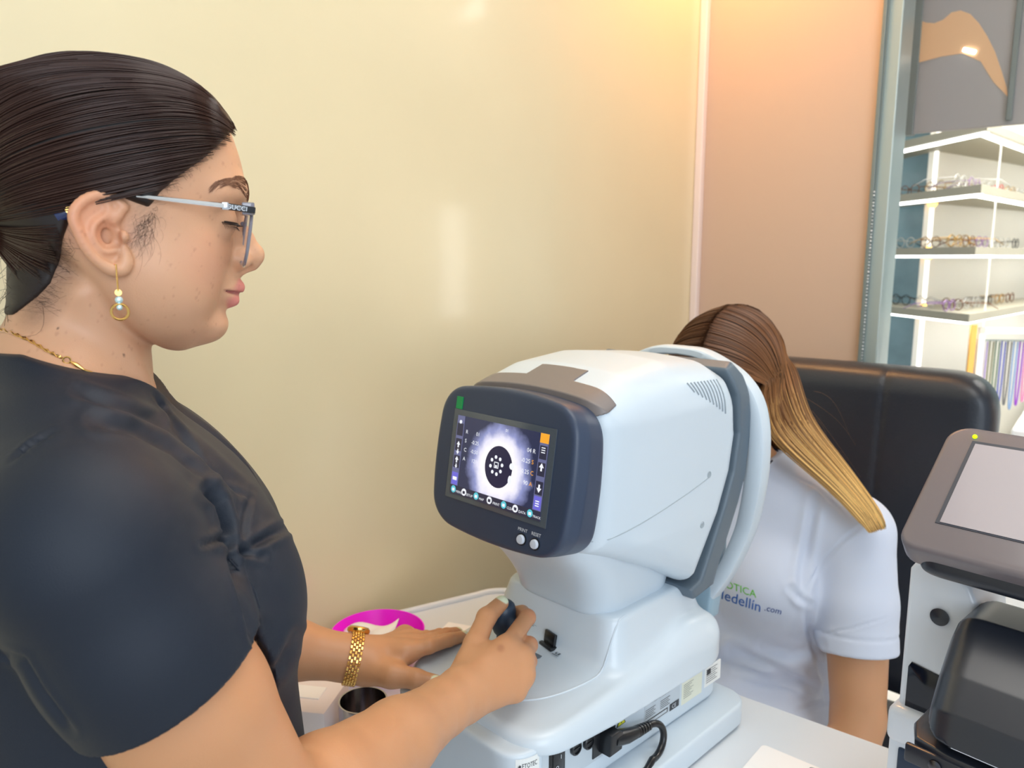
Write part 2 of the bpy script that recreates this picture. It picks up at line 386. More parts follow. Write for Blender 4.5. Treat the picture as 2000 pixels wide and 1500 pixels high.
# ceiling lamps of the shop, mirrored by the satin wall
M_down = mat('downlight_glow', (1, 1, 1), emit=(1, .97, .92), estr=120)
for (x, y), lab in (((2.17, 2.78), 'round ceiling downlight of the shop nearest the glass'), ((2.09, 3.06), 'round ceiling downlight of the shop, middle one of three'), ((2.03, 3.28), 'round ceiling downlight of the shop farthest from the glass')):
    dl = empty('downlight', (x, y, 2.70)); tag(dl, lab, 'downlight', 'shop ceiling downlights')
    MB().lathe([(.001, -.006), (.045, -.006), (.045, -.004), (.001, -.004)], n=24).build('lamp', M_down, dl); MB().lathe([(.046, -.010), (.06, -.010), (.062, 0), (.046, 0)], n=24).build('trim_ring', M_alu, dl, smooth=True)
tl = empty('light_panel', (2.94, 4.10, .85)); tag(tl, 'tall lit panel on the right wall of the shop', 'light panel'); MB().box((-.03, -.16, 0), (0, .16, .95), .004).build('frame', M_alu, tl, smooth=True); MB().box((-.033, -.14, .02), (-.030, .14, .93)).build('glow', mat('panel_glow', (1, 1, 1), emit=(1, 1, .97), estr=7), tl)
# spectacles further left, beside the window frame
for ri, (rn, z) in enumerate(rows[:3]):
    for k in range(2):
        P = Cc+ld*(.80+.15*k)+nl*.085
        specs_at(proto[3], P, z, R_(-42), f'clear grey spectacles on the {rn} shelf {("left of the bright shelf edge", "at the far left end by the window frame")[k]}', 'spectacles on the display shelves')

# hanging spectacle cords in a white frame, right edge of the picture
def P2(px, py, P): return zat(px, py, P)
fr0 = Cc+rd*.12+np.array([.005, 0]); fr1 = fr0+np.array([.34, .20])
zt = zat(1912, 640, fr0); zb = zat(1912, 800, fr0)
rack = empty('cord_rack', (fr0[0], fr0[1], zb)); tag(rack, 'white framed hanging rack for coloured spectacle cords below the shelves', 'rack')
def line(P, t): return P[0]+(fr1[0]-fr0[0])*t, P[1]+(fr1[1]-fr0[1])*t
bx = MB(); 
def seg(a, b, z0, z1, t=.012): 
    A = fr0+(fr1-fr0)*a; B = fr0+(fr1-fr0)*b; d = (fr1-fr0)/np.linalg.norm(fr1-fr0); n = np.array([-d[1], d[0]])*t
    return [tuple(A), tuple(B), tuple(B+n), tuple(A+n)], z0, z1
for a, b, z0, z1 in ((0, .05, zb-.02, zt), (0, 1, zt-.02, zt)):
    p, q0, q1 = seg(a, b, z0, z1); bx.prism(p, q0, q1, 'z')
rel(bx.build('frame', M_white), rack)
p, q0, q1 = seg(-.07, -.02, zb-.02, zt+.01); rel(MB().prism(p, q0, q1, 'z').build('edge_strip', mat('amber_edge', srgb(250, 190, 100), .4)), rack)
rod0 = fr0+np.array([-.03, .0]); rod1 = fr1+np.array([-.03, 0])
rel(MB().tube([(rod0[0], rod0[1], zt-.045), (rod1[0], rod1[1], zt-.045)], .003, 6).build('rod', M_alu, smooth=True), rack)
ccols = [('grey', (150, 150, 150)), ('red', (225, 90, 80)), ('lilac', (170, 150, 200)), ('olive', (140, 140, 110)), ('grey green', (120, 140, 120)), ('blue', (100, 110, 190)), ('grey beaded', (120, 120, 120)), ('pale blue', (140, 170, 210)), ('violet', (150, 80, 190)), ('pink', (220, 140, 180)), ('turquoise', (90, 180, 190))]
for i, (cn, c) in enumerate(ccols):
    t = .04+.05*i; A = rod0+(rod1-rod0)*t; dd = (rod1-rod0)*.030; L = zt-.05-zb-random.uniform(.0, .03)
    pts = [(A[0]-.004, A[1], zt-.048)]
    for s in np.linspace(0, 1, 15):
        a = math.pi*s; pts.append((A[0]-.004+dd[0]*(1-math.cos(a))/2, A[1]+dd[1]*(1-math.cos(a))/2, zt-.05-L*(math.sin(a)**.45 if 0 < s < 1 else 0)))
    o = MB().tube(pts, .0028, 6).build('spectacle_cord', mat('cord_'+cn.replace(' ', '_'), srgb(*c), .5), smooth=True)
    tag(o, f'{cn} cord hanging on the rack, number {i+1} from its left' if False else f'{cn} spectacle cord hanging on the white rack', 'cord', 'spectacle cords on the rack')
# counter below the cords
ctr = empty('display_counter', (.6, 3.0, 0)); tag(ctr, 'white glossy display counter below the hanging spectacle cords', 'counter')
rel(MB().box((.30, 2.35, 0), (1.6, 4.0, zb-.03), .01).build('counter_body', mat('gloss_white', srgb(245, 245, 245), .08)), ctr)

# grey hanging sign panel with a peach reflection painted on as an arch
sg = empty('hanging_panel', (.2, 1.75, 1.66)); tag(sg, 'grey hanging poster panel with a soft painted-on peach arch reflection behind the glass', 'panel')
def onY(px, py, y): return onplane(px, py, (0, 1, 0), y)
A = onY(1772, 262, 1.75); B = onY(1995, 262, 1.75); x0, x1, z0 = A[0], B[0], A[2]+.0
M_sign = mat('grey_poster', srgb(172, 166, 162), .35); M_signd = mat('poster_frame', srgb(128, 134, 130), .4); M_arch = mat('peach_reflection', srgb(236, 190, 145), .35)
rel(MB().box((x0, 1.745, z0), (x1+.3, 1.765, 2.65), .002).build('poster', M_sign), sg)
rel(MB().box((x0-.006, 1.738, z0-.004), (x0+.016, 1.770, 2.65), .002).build('frame', M_signd), sg)
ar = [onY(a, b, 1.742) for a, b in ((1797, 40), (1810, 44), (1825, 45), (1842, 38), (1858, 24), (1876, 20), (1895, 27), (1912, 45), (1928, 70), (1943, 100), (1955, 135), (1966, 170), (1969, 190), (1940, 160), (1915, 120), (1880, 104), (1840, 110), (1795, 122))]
rel(MB().prism([(p[0], p[2]) for p in ar], 1.7435, 1.7447, 'y').build('arch_reflection', M_arch), sg)
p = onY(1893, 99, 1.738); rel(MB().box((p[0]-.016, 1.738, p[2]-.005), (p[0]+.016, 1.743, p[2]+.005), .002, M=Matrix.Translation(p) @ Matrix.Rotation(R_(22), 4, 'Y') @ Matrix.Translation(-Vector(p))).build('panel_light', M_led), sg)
for nm, px in (('bar', 1984),):
    a = onY(px, 100, 1.735); rel(MB().box((a[0]-.008, 1.73, z0+.01), (a[0]+.006, 1.744, 2.65), .002).build('frame', M_signd), sg)

# ------------------------------------------------------------------ small things on the desk
M_mag = mat('magenta_plastic', srgb(255, 24, 232), .35)
M_paper = mat('white_paper', srgb(250, 246, 242), .7)
bc = (-.312, .072)
prof = [(.001, 0), (.038, 0), (.05, .012), (.062, .035), (.070, .056), (.0715, .056), (.066, .040), (.052, .016), (.038, .006), (.001, .004)]
b = MB().lathe(prof, (0, 0, 0), 56).build('bowl', M_mag, smooth=True, loc=(bc[0], bc[1], T0)); tag(b, 'bright magenta plastic bowl on the desk behind the watch', 'bowl')
bm = bmesh.new(); bmesh.ops.create_grid(bm, x_segments=14, y_segments=14, size=.045)
for v in bm.verts:
    r = v.co.length; v.co.z = .045+.010*math.sin(v.co.x*70)*math.cos(v.co.y*55)+.15*v.co.x
o = MB().bm(bm).build('tissue', M_paper, smooth=True, loc=(bc[0]+.002, bc[1]-.022, T0+.006), rot=(.1, -.1, .6)); tag(o, 'crumpled white tissue lying in the magenta bowl', 'tissue')
sd = o.modifiers.new('s', 'SOLIDIFY'); sd.thickness = .001
bx = empty('tissue_box', (-.265, -.105, T0)); tag(bx, 'white cardboard box on the desk under the forearm with the watch', 'box')
MB().box((-.05, -.042, 0), (.05, .042, .055), .004).build('carton', mat('white_card', srgb(240, 228, 226), .5), bx, smooth=True); bx.rotation_euler = (0, 0, R_(28))
MB().box((-.03, -.014, .0545), (.03, .014, .0565), .001).build('slot_flap', M_paper, bx)
cup = MB().lathe([(.001, 0), (.030, 0), (.031, .003), (.031, .062), (.029, .062), (.029, .004), (.001, .004)], n=40).build('metal_cup', mat('brushed_steel', srgb(190, 185, 190), .18, metal=1), smooth=True, loc=(-.178, -.075, T0)); tag(cup, 'shiny steel cup on the desk beside the white box', 'cup')
c2 = MB().lathe([(.001, 0), (.016, 0), (.017, .05), (.014, .056), (.001, .056)], n=30).build('small_bottle', mat('pink_plastic', srgb(228, 175, 180), .3), smooth=True, loc=(-.140, -.03, T0)); tag(c2, 'small pink bottle on the desk between steel cup and thumb', 'bottle')
# printed slip behind the magenta bowl
sl = empty('printed_slip', (-.265, .215, T0+.0005)); tag(sl, 'printed paper slip lying flat on the desk behind the hands', 'paper'); sl.rotation_euler = (0, 0, R_(18))
MB().box((-.045, -.04, 0), (.045, .04, .0006)).build('sheet', M_paper, sl)
k = MB(); k.box((-.034, -.026, .0006), (-.022, -.014, .0009))
for i in range(5): k.box((-.005, .024-i*.011, .0006), (.035-(i % 3)*.008, .0255-i*.011, .0009))
k.build('printing', mat('faded_print', srgb(205, 190, 175), .6), sl)
# white card, bottom edge
q = [onz(*p, T0) for p in ((1490, 1455), (1450, 1500), (1640, 1500))]
cdn = empty('white_card', (float(q[0][0]), float(q[0][1]), T0+.0004)); tag(cdn, 'white card with small print lying on the desk near its edge', 'card')
dx = (q[2]-q[0]); a_c = math.atan2(-.0, 1); e1 = onz(1590, 1497, T0)-q[0]; a_c = math.atan2(e1[1], e1[0]); cdn.rotation_euler = (0, 0, a_c)
MB().prism(arc((.006, -.006), .006, 180, 90, 5)+[(.12, 0), (.12, -.08), (0, -.08)], 0, .0008, 'z').build('card', M_paper, cdn)
V, Fs = text_mesh('Ca', .010, .0001); MB().add([(v[0]+.062, v[1]-.012, v[2]+.0010) for v in V], Fs).build('printing', mat('grey_ink', srgb(120, 120, 125), .6), cdn)
# ------------------------------------------------------------------ autorefractor (eye tester with the screen)
A7 = R_(-7)
mo = np.array([.008*math.cos(A7), .008*math.sin(A7), T0])
ref = empty('eye_testing_machine', mo, A7); tag(ref, 'white table-top autorefractor with dark framed eye screen facing the standing woman', 'eye testing machine')
M_abs = mat('white_machine_plastic', srgb(206, 218, 228), rough=.38, coat=.15)
M_abs2 = mat('white_machine_plastic_cover', srgb(209, 220, 229), rough=.32, coat=.2)
M_dark = mat('slate_plastic', srgb(54, 66, 88), rough=.38)
M_dk2 = mat('slate_trim', srgb(92, 106, 118), rough=.42)
M_blk = mat('black_plastic', srgb(22, 24, 28), rough=.3)
def sdobj(name, fn, lo, hi, h, m, parent, mirror=False, nw=2):
    V, Q = sd_mesh(fn, lo, hi, h, newton=nw); me = fast_mesh(name, V, Q[:, ::-1] if signed(V, Q) < 0 else Q); return put(name, me, parent, m)
def signed(V, Q): a = V[Q[:, 0]]; return float((a*np.cross(V[Q[:, 1]], V[Q[:, 2]])).sum())
# lower fixed plate
MB().prism(arc((.122, -.092+.0), .028, -90, 0, 6)+arc((.122, .272), .030, 0, 90, 6)+arc((-.122, .272), .030, 90, 180, 6)+arc((-.122, -.092), .028, 180, 270, 6), 0.004, .036, 'z', .004).build('base_plate', M_abs, ref, smooth=True)
MB().prism(arc((.120, -.09), .022, -90, 0, 6)+arc((.120, .268), .024, 0, 90, 6)+arc((-.120, .268), .024, 90, 180, 6)+arc((-.120, -.09), .022, 180, 270, 6), 0.0, .008, 'z').build('foot_pad', M_dk2, ref, smooth=True)
# lower body (electrics)
def W_(y): return .106+.030*(y+.08)
def lower(P):
    x, y, z = P.T; return smax(smax(np.abs(x)-W_(y), np.abs(y-.092)-.195, .035), np.abs(z-.078)-.040, .006)
sdobj('electrics_housing', lower, (-.13, -.12, .03), (.13, .30, .13), .0024, M_abs, ref)
# sliding stage cover
def crest(y): return sm_interp(y, [-.2, -.09, .0, .06, .14, .20, .25, .30, .4], [.128, .130, .134, .140, .150, .166, .160, .135, .120])
def cover(P):
    x, y, z = P.T
    wd = .118+.014*np.clip((y+.08)/.3, 0, 1); ax = np.abs(x)
    foot = smax(ax-wd, np.abs(y-.098)-.182, .05)
    low = .100+.010*np.clip((.05-y)/.15, 0, 1)+.012*np.clip((y-.24)/.05, 0, 1)
    inner = sm_interp(y, [-.2, -.09, 0, .06, .3, .4], [.122, .128, .138, .146, .150, .150])
    # crest ridge runs along the sides, hollow top in the middle
    topz = inner+(crest(y)-inner)*np.exp(-((ax-.108)/.022)**2)-.020*np.clip((ax-.108)/.03, 0, 1)**2
    d = smax(smax(foot, (z-topz)*.8, .014), low-z, .004)
    # line groove on the top
    ped = smax(smax(ax-(.104-.22*(z-.15)), np.abs(y-.163)-(.103-.30*(z-.15)), .028), z-.203, .007)
    d = smin(d, smax(ped, .11-z, .01), .012)
    return d
sdobj('sliding_cover', cover, (-.15, -.11, .08), (.15, .31, .225), .0022, M_abs2, ref)
# neck between the pedestal and the head
def neck(P):
    x, y, z = P.T
    t = np.clip((z-.19)/.14, 0, 1); yc0 = sm_interp(z, [.15, .19, .215, .25, .29, .33, .40], [.078, .072, .066, .045, .010, -.006, -.006]); y1 = sm_interp(z, [.15, .20, .25, .33, .4], [.225, .224, .24, .29, .3])
    hw = .078+.026*t**1.4
    prof = np.maximum(yc0-y, y-y1)
    return smax(smax(np.abs(x)-hw, prof, .045), np.maximum(.195-z, z-.335), .008)
sdobj('neck', neck, (-.13, -.04, .18), (.13, .32, .38), .0024, M_abs, ref)
# head housing
PB = [(.014, .302), (.06, .285), (.15, .245), (.208, .212), (.222, .216), (.262, .290), (.290, .345), (.300, .395), (.294, .440), (.280, .474), (.25, .490), (.17, .497), (.09, .490), (.026, .470)]
def head(P):
    x, y, z = P.T; ax = np.abs(x)
    wd = sm_interp(y, [-.1, 0, .08, .16, .30, .4], [.104, .108, .118, .122, .120, .118])
    wd = wd-.010*np.clip((.30-z)/.1, 0, 1)-.030*np.clip((z-.44)/.07, 0, 1)**1.6
    crown = .012*(1-(ax/.12)**2)
    d2 = poly2(y, np.where(z > .40, z-crown+.006, z), PB)
    d = smax(ax-wd, d2, .030)
    # faint raised oval on the flank
    return d
sdobj('head_housing', head, (-.14, -.02, .19), (.14, .32, .53), .0024, M_abs, ref)
# seam lines and screws on the flank
M_seam = mat('seam_grey', srgb(160, 172, 180), .5)
def flank(y, z): 
    P = np.array([[.16, y, z]], np.float32)
    for _ in range(12): P[0, 0] -= head(P)[0]*.8
    return float(P[0, 0])
s = MB(); s.tube([(flank(y, z)+.0001, y, z) for y, z in [(.02+.2*t, .317+.035*t**1.2) for t in np.linspace(0, 1, 14)]], .0006, 5); s.build('seam_line', M_seam, ref)
for y, z in ((.2213, .3558), (.2106, .2936), (.0219, .3499)):
    x = flank(y, z); MB().lathe([(.0004, -.001), (.0042, -.001), (.0045, .0002), (.0040, .0007), (.0033, .0002), (.0004, .0002)], (0, 0, 0), 20, M=Matrix.Translation((x, y, z)) @ Matrix.Rotation(R_(90), 4, 'Y')).build('screw_cap', M_seam, ref, smooth=True)
# vent slots
for i in range(10):
    t = i/9; y = .180+.068*t; z1 = .474-.003*t; L = .011+.032*t; s = MB()
    pts = [(flank(y+.001*k, z1-L*k/5)+.0002, y+.0015*k, z1-L*k/5) for k in range(6)]
    s.tube(pts, .0011, 6, flat=1.0); s.build('vent_slot', mat('slot_shadow', srgb(150, 160, 168), .6), ref)
# dark rear trim following the back of the head
TR = [(.206, .205), (.228, .212), (.262, .285), (.290, .345), (.300, .395), (.293, .445), (.280, .480), (.300, .488), (.316, .470), (.328, .420), (.330, .390), (.322, .335), (.300, .285), (.268, .215), (.262, .196), (.215, .190)]
def trim(P):
    x, y, z = P.T; wd = .119-.030*np.clip((z-.44)/.07, 0, 1)**1.6-.006*np.clip((.30-z)/.1, 0, 1)
    return smax(np.abs(x)-wd, poly2(y, z, TR), .005)
sdobj('rear_trim', trim, (-.13, .19, .18), (.13, .34, .50), .0022, M_dk2, ref)
# monitor bezel, tilted back
tilt = R_(9.5)
sc = Vector((0, -.0165, .3905))
Mm = Matrix.Translation(sc) @ Matrix.Rotation(-tilt, 4, 'X')      # local: x right, z up along the face, -y outward
FW = lambda z: .1055-.55*abs(z+.004)**2*10*.30
def bez(P):
    x, y, z = P.T; ax = np.abs(x)
    hw = .1145-1.15*(z+.002)**2-.30*np.clip(-y+.010, 0, 1)-.9*np.clip(-z-.06, 0, 1)**1.5
    top = .0865-1.0*x*x; bot = .090-.8*x*x
    d = smax(smax(ax-hw, z-top, .030), -z-bot, .030)
    d = smax(d, np.maximum(-.0075-y, (-.0165+y*math.cos(tilt)+z*math.sin(tilt))-(.020+.12*z)), .006)
    return d
V, Q = sd_mesh(bez, (-.13, -.02, -.11), (.13, .05, .10), .002)
V = np.array([Mm @ Vector(v) for v in V]); me = fast_mesh('monitor_frame', V, Q if signed(V, Q) > 0 else Q[:, ::-1]); put('monitor_frame', me, ref, M_dark)
# collar of the monitor frame running back over the housing, with a step on top
def collar(P):
    x, y, z = P.T; ax = np.abs(x)
    yb = -.030+.082*np.clip((z-.430)/.034, 0, 1)+np.where(np.abs(x-.008) < .036, .028, 0)*(z > .46)
    return smax(smax(head(P)-.0016, .004-y, .002), (y-yb)*.5, .0012)
sdobj('monitor_collar', collar, (-.13, -.03, .27), (.13, .09, .54), .0013, mat('warm_lit_collar', srgb(122, 114, 112), .38), ref)  # taupe instead of the frame's slate: warm reflection put into the colour
# display -------------------------------------------------------------
SW, SH = .1456, .0926
def on_face(o): o.parent = ref; o.matrix_local = Mm; return o
def fbox(m, x0, x1, z0, z1, y0, y1, mi=0): return m.box((x0, y0, z0), (x1, y1, z1), 0, mi)
m = MB(); fbox(m, -.081, .081, -.052, .053, -.0086, -.0070)
film = on_face(m.build('screen_film', mat('film_edge', srgb(84, 92, 100), .12, coat=.6)))
# screen with the live picture of the eye (emits light)
ms = bpy.data.materials.new('live_screen'); ms.use_nodes = True; nt = ms.node_tree; bs = nt.nodes['Principled BSDF']; bs.inputs['Base Color'].default_value = (.01, .01, .015, 1); bs.inputs['Roughness'].default_value = .15
tc = nt.nodes.new('ShaderNodeTexCoord'); sx = nt.nodes.new('ShaderNodeSeparateXYZ'); nt.links.new(tc.outputs['Object'], sx.inputs[0])
def mth(op, a, b=None, c=None):
    n = nt.nodes.new('ShaderNodeMath'); n.operation = op
    for i, v in enumerate((a, b, c)):
        if v is None: continue
        if isinstance(v, (int, float)): n.inputs[i].default_value = v
        else: nt.links.new(v, n.inputs[i])
    return n.outputs[0]
X, Z = sx.outputs['X'], sx.outputs['Z']
nz = nt.nodes.new('ShaderNodeTexNoise'); nz.inputs['Scale'].default_value = 60; nz.inputs['Detail'].default_value = 5; nt.links.new(tc.outputs['Object'], nz.inputs['Vector'])
def dist(cx, cz, rx, rz): return mth('SQRT', mth('ADD', mth('POWER', mth('ABSOLUTE', mth('DIVIDE', mth('SUBTRACT', X, cx), rx)), 2.0), mth('POWER', mth('ABSOLUTE', mth('DIVIDE', mth('SUBTRACT', Z, cz), rz)), 2.0)))
D = mth('ADD', dist(.003, -.003, .054, .055), mth('MULTIPLY', mth('SUBTRACT', nz.outputs['Fac'], .5), .35))
cr = nt.nodes.new('ShaderNodeValToRGB'); nt.links.new(D, cr.inputs[0]); els = cr.color_ramp.elements
els[0].position = .50; els[0].color = (1, .97, .99, 1); els[1].position = 1.0; els[1].color = (.03, .035, .08, 1)
for p_, c_ in ((.62, (.86, .84, 1, 1)), (.78, (.30, .33, .62, 1))): e = els.new(p_); e.color = c_
nt.links.new(cr.outputs[0], bs.inputs['Emission Color']); bs.inputs['Emission Strength'].default_value = 1.0
m = MB(); fbox(m, -SW/2, SW/2, -SH/2, SH/2, -.0092, -.0084); screen = on_face(m.build('screen', ms))
def em(name, c, st=1.0): return mat('ui_'+name, (.02, .02, .02), .3, emit=srgb(*c), estr=st)
UI = [em('white', (245, 248, 255)), em('pupil', (34, 30, 72), .7), em('bar', (112, 116, 160), .8), em('orange', (250, 170, 40)), em('teal', (90, 200, 215)), em('violet', (110, 105, 215)), em('dark', (45, 45, 70), .8), em('black', (12, 14, 22), .4)]
g = MB(); y0 = -.0095
def disc(cx, cz, r, mi, sx_=1, sz_=1, y=y0, n=24):
    V = [(cx+r*sx_*math.cos(2*math.pi*i/n), y, cz+r*sz_*math.sin(2*math.pi*i/n)) for i in range(n)]; g.add(V, [tuple(range(n))], mi)
def rc(x0, x1, z0, z1, mi, y=y0): g.add([(x0, y, z0), (x1, y, z0), (x1, y, z1), (x0, y, z1)], [(0, 1, 2, 3)], mi)
disc(.003, -.0015, .0235, 1, .92, 1.0, y0, 40)
for i in range(8): a = i*math.pi/4+.2; disc(-.0005+.0092*math.cos(a), -.0005+.0095*math.sin(a), .0021, 0, y=y0-.0001, n=12)
rc(-.0040, .0030, -.0035, .0035, 0, y0-.0001); rc(-.0030, .0020, -.0026, .0026, 1, y0-.0002); rc(-.0020, .0010, -.0030, 0, 0, y0-.0003)
disc(.0235, .003, .0036, 0, y=y0-.0001); disc(.0225, -.0125, .0034, 0, .8, 1.5, y=y0-.0001)
# side bars and buttons
rc(-SW/2, -SW/2+.0125, -.036, SH/2, 2); rc(SW/2-.0125, SW/2, -.036, SH/2, 2); rc(-SW/2, SW/2, -SH/2, -.036, 6)
rc(SW/2-.0125, SW/2, .036, SH/2, 3, y0-.0001)
def btn(x, z, w, h, mi, y=y0-.0001): rc(x-w/2, x+w/2, z-h/2, z+h/2, mi, y)
for sx_, zz in ((-1, (.030, .012, -.008, -.028)), (1, (.026, .008, -.012, -.028))):
    cx = sx_*(SW/2-.0062)
    for j, z in enumerate(zz): btn(cx, z, .0105, .0145, 5 if j == 3 else 6)
def arrow(cx, cz, s, up, mi=0):
    k = s*up; g.add([(cx-s, y0-.0002, cz), (cx+s, y0-.0002, cz), (cx, y0-.0002, cz+k*1.4)], [(0, 1, 2)], mi); rc(cx-s*.35, cx+s*.35, cz-max(k, 0)*1.1, cz-min(k, 0)*1.1, mi, y0-.0002)
arrow(-SW/2+.0062, .012, .003, 1); arrow(-SW/2+.0062, .004, .0026, -1); arrow(-SW/2+.0062, -.006, .003, 1); arrow(-SW/2+.0062, -.013, .0022, -1)
arrow(SW/2-.0062, .010, .0035, 1); arrow(SW/2-.0062, -.012, .0035, -1)
for z in (.031, .0285, .026): rc(SW/2-.009, SW/2-.0035, z-.0005, z+.0005, 0, y0-.0003)
for z in (-.026, -.0285, -.031): rc(SW/2-.009, SW/2-.0035, z-.0006, z+.0006, 0, y0-.0003)
rc(-SW/2+.003, -SW/2+.010, -.030, -.026, 0, y0-.0003); disc(-SW/2+.0062, .039, .0022, 0, y=y0-.0003)
icons = [(-.0665, 4), (-.048, 0), (-.027, 4), (-.005, 0), (.018, 4), (.036, 0), (.058, 4)]
for cx, mi in icons:
    disc(cx, -.0408, .0042, mi, y=y0-.0002, n=16); rc(cx-.002, cx+.002, -.0428, -.0395, 0 if mi == 4 else 6, y0-.0003)
def txt(s, x, z, size, mi, align='LEFT'):
    V, Fs = text_mesh(s, size, 0, align=align); g.add([(v[0]+x, y0-.0004, v[1]+z) for v in V], Fs, mi)
for s_, x in (('MENU', -.0615), ('SETUP', -.0435), ('MAP', -.0215), ('PRINT', .001), ('CLEAR', .0235), ('DATA', .0415)): txt(s_, x, -.0438, .0040, 0)
txt('TRACK', .0625, -.0438, .0036, 0)
for i, (l, v) in enumerate((('R', '01'), ('S', '-0.25'), ('C', '-0.50'), ('A', '121'))):
    z = .027-i*.0105; txt(l, -.056, z, .0062, 0); txt(v, -.032, z, .0062, 0, 'RIGHT')
for i, (l, v) in enumerate((('R', '04'), ('S', '-0.25'), ('C', '-0.25'), ('A', '90'))):
    z = .023-i*.0118; txt(l, .052, z, .0066, 0 if i == 0 else 3); txt(v, .050, z, .0066, 0, 'RIGHT')
txt('01', .008, .039, .0048, 0)
gr = g.build('screen_graphics', UI, screen)
# green tab and corner, buttons and their writing
m = MB(); fbox(m, -.0795, -.0690, .0535, .068, -.0086, -.0074); on_face(m.build('green_tab', mat('green_film', srgb(0, 150, 80), .35)))
Mbtn = mat('button_grey', srgb(205, 212, 225), .35)
for x in (.049, .069):
    m = MB().lathe([(.0004, 0), (.0052, 0), (.0052, .0028), (.0044, .0042), (.0004, .0046)], n=28, M=Matrix.Translation((x, -.0072, -.0715)) @ Matrix.Rotation(R_(90), 4, 'X'))
    on_face(m.build('button', Mbtn, smooth=True))
    m = MB().lathe([(.0053, 0), (.0066, 0), (.0066, .0012), (.0053, .0012)], n=28, M=Matrix.Translation((x, -.0072, -.0715)) @ Matrix.Rotation(R_(90), 4, 'X')); on_face(m.build('button_ring', M_blk, smooth=True))
M_ink = mat('white_ink', srgb(225, 230, 238), .5)
for s_, x in (('PRINT', .049), ('RESET', .069)):
    V, Fs = text_mesh(s_, .0052, 0, align='CENTER'); on_face(MB().add([(v[0]+x, -.0079, v[1]-.0630) for v in V], Fs).build('button_writing', M_ink))
# joystick
jp = Vector((-.020, .004, 0))
MB().lathe([(.001, .13), (.014, .13), (.012, .150), (.0085, .158), (.0085, .172), (.012, .176), (.015, .184), (.0158, .196), (.0154, .203), (.0135, .210), (.010, .2135), (.001, .215)], (jp.x, jp.y, 0), 24).build('joystick', mat('joystick_grip', srgb(44, 62, 82), .4), ref, smooth=True)
# lock lever and markings on the stage
def covz(x, y):
    P = np.array([[x, y, .21]], np.float32)
    for _ in range(16): P[0, 2] -= cover(P)[0]*.8
    return float(P[0, 2])
q1 = onz(1070, 1262, T0+.147)-mo; c7, s7 = math.cos(A7), math.sin(A7)
def to_m(P): return np.array([P[0]*c7+P[1]*s7, -P[0]*s7+P[1]*c7, P[2]])
lv = to_m(q1); zz = covz(lv[0], lv[1])
Mlv = Matrix.Translation((lv[0], lv[1], zz)) @ Matrix.Rotation(R_(-12), 4, 'Z')
MB().box((-.0125, -.005, -.002), (.0125, .006, .002), .001, M=Mlv).box((-.0105, .000, 0), (.0105, .0045, .017), .0012, M=Mlv @ Matrix.Rotation(R_(-10), 4, 'X')).build('lock_lever', M_blk, ref, smooth=True)
kb = to_m(onz(1046, 1277, T0+.145)-mo); zk = covz(kb[0], kb[1])
Mk = mat('dial_print', srgb(110, 120, 130), .5)
MB().lathe([(.0068, 0), (.0080, 0), (.0080, .0006), (.0068, .0006)], (kb[0], kb[1], zk), 28).lathe([(.0005, 0), (.0045, 0), (.0045, .0005), (.0005, .0005)], (kb[0], kb[1], zk), 6).build('dial_mark', Mk, ref)
def onmark(cx, cy, w_, h_, name, mt):
    z = covz(cx, cy)+.0006; MB().box((cx-w_/2, cy-h_/2, z-.0008), (cx+w_/2, cy+h_/2, z)).build(name, mt, ref)
mk = to_m(onz(1090, 1277, T0+.146)-mo); z = covz(mk[0], mk[1])+.0009; k = MB()
def flat(x0, x1, y0_, y1_): k.add([(mk[0]+x0, mk[1]+y0_, z), (mk[0]+x1, mk[1]+y0_, z), (mk[0]+x1, mk[1]+y1_, z), (mk[0]+x0, mk[1]+y1_, z)], [(0, 1, 2, 3)])
flat(-.0055, .0045, -.0060, -.0042); flat(-.0035, .0035, -.0025, -.0012); flat(-.0035, .0035, .0015, .0028); flat(-.0035, -.0022, -.0025, .0028); flat(.0010, .0035, -.0025, .0028); flat(.0000, .0016, .0042, .0056)
k.build('lever_symbol', Mk, ref)
mk = to_m(onz(1044, 1243, T0+.146)-mo); z = covz(mk[0], mk[1])+.0009; k = MB(); flat(-.003, .0035, .000, .0014); flat(-.002, .0005, -.003, -.0016); k.build('lever_symbol', Mk, ref)
# soft relief line on the stage top
V_ = [(.085-.35*max(0, (.04-y)), y) for y in np.linspace(.075, -.055, 12)]
s = MB(); s.tube([(x, y, covz(x, y)+.0001) for x, y in zip(sm_interp(np.linspace(0, 5, 40), range(6), [.090, .088, .080, .066, .045, .015]).astype(float), sm_interp(np.linspace(0, 5, 40), range(6), [.10, .05, .01, -.020, -.040, -.050]).astype(float))], .0011, 6); s.build('relief_line', M_abs2, ref, smooth=True)
# side panel -----------------------------------------------------------
def side(y, z, off=.0006): return (W_(y)+off, y, z)
ang = math.atan(.030)
def sidebox(y0_, y1_, z0_, z1_, t, name, mt, bev=0, par=None, base=0):
    c = ((y0_+y1_)/2, (z0_+z1_)/2); Mx = Matrix.Translation((W_(c[0])+base, c[0], c[1])) @ Matrix.Rotation(-ang, 4, 'Z')
    return MB().box((-.0015, -(y1_-y0_)/2, -(z1_-z0_)/2), (t, (y1_-y0_)/2, (z1_-z0_)/2), bev, M=Mx).build(name, mt, par or ref, smooth=bool(bev))
M_rec = mat('recess_grey', srgb(196, 206, 214), .45)
sidebox(-.064, .056, .060, .116, .0006, 'inlet_panel', M_rec, .0003)
sw = sidebox(-.054, -.030, .074, .112, .0022, 'power_switch', M_blk, .0008)
sidebox(-.050, -.034, .078, .108, .0040, 'rocker', mat('rocker_black', srgb(34, 36, 40), .25), .0012, sw)
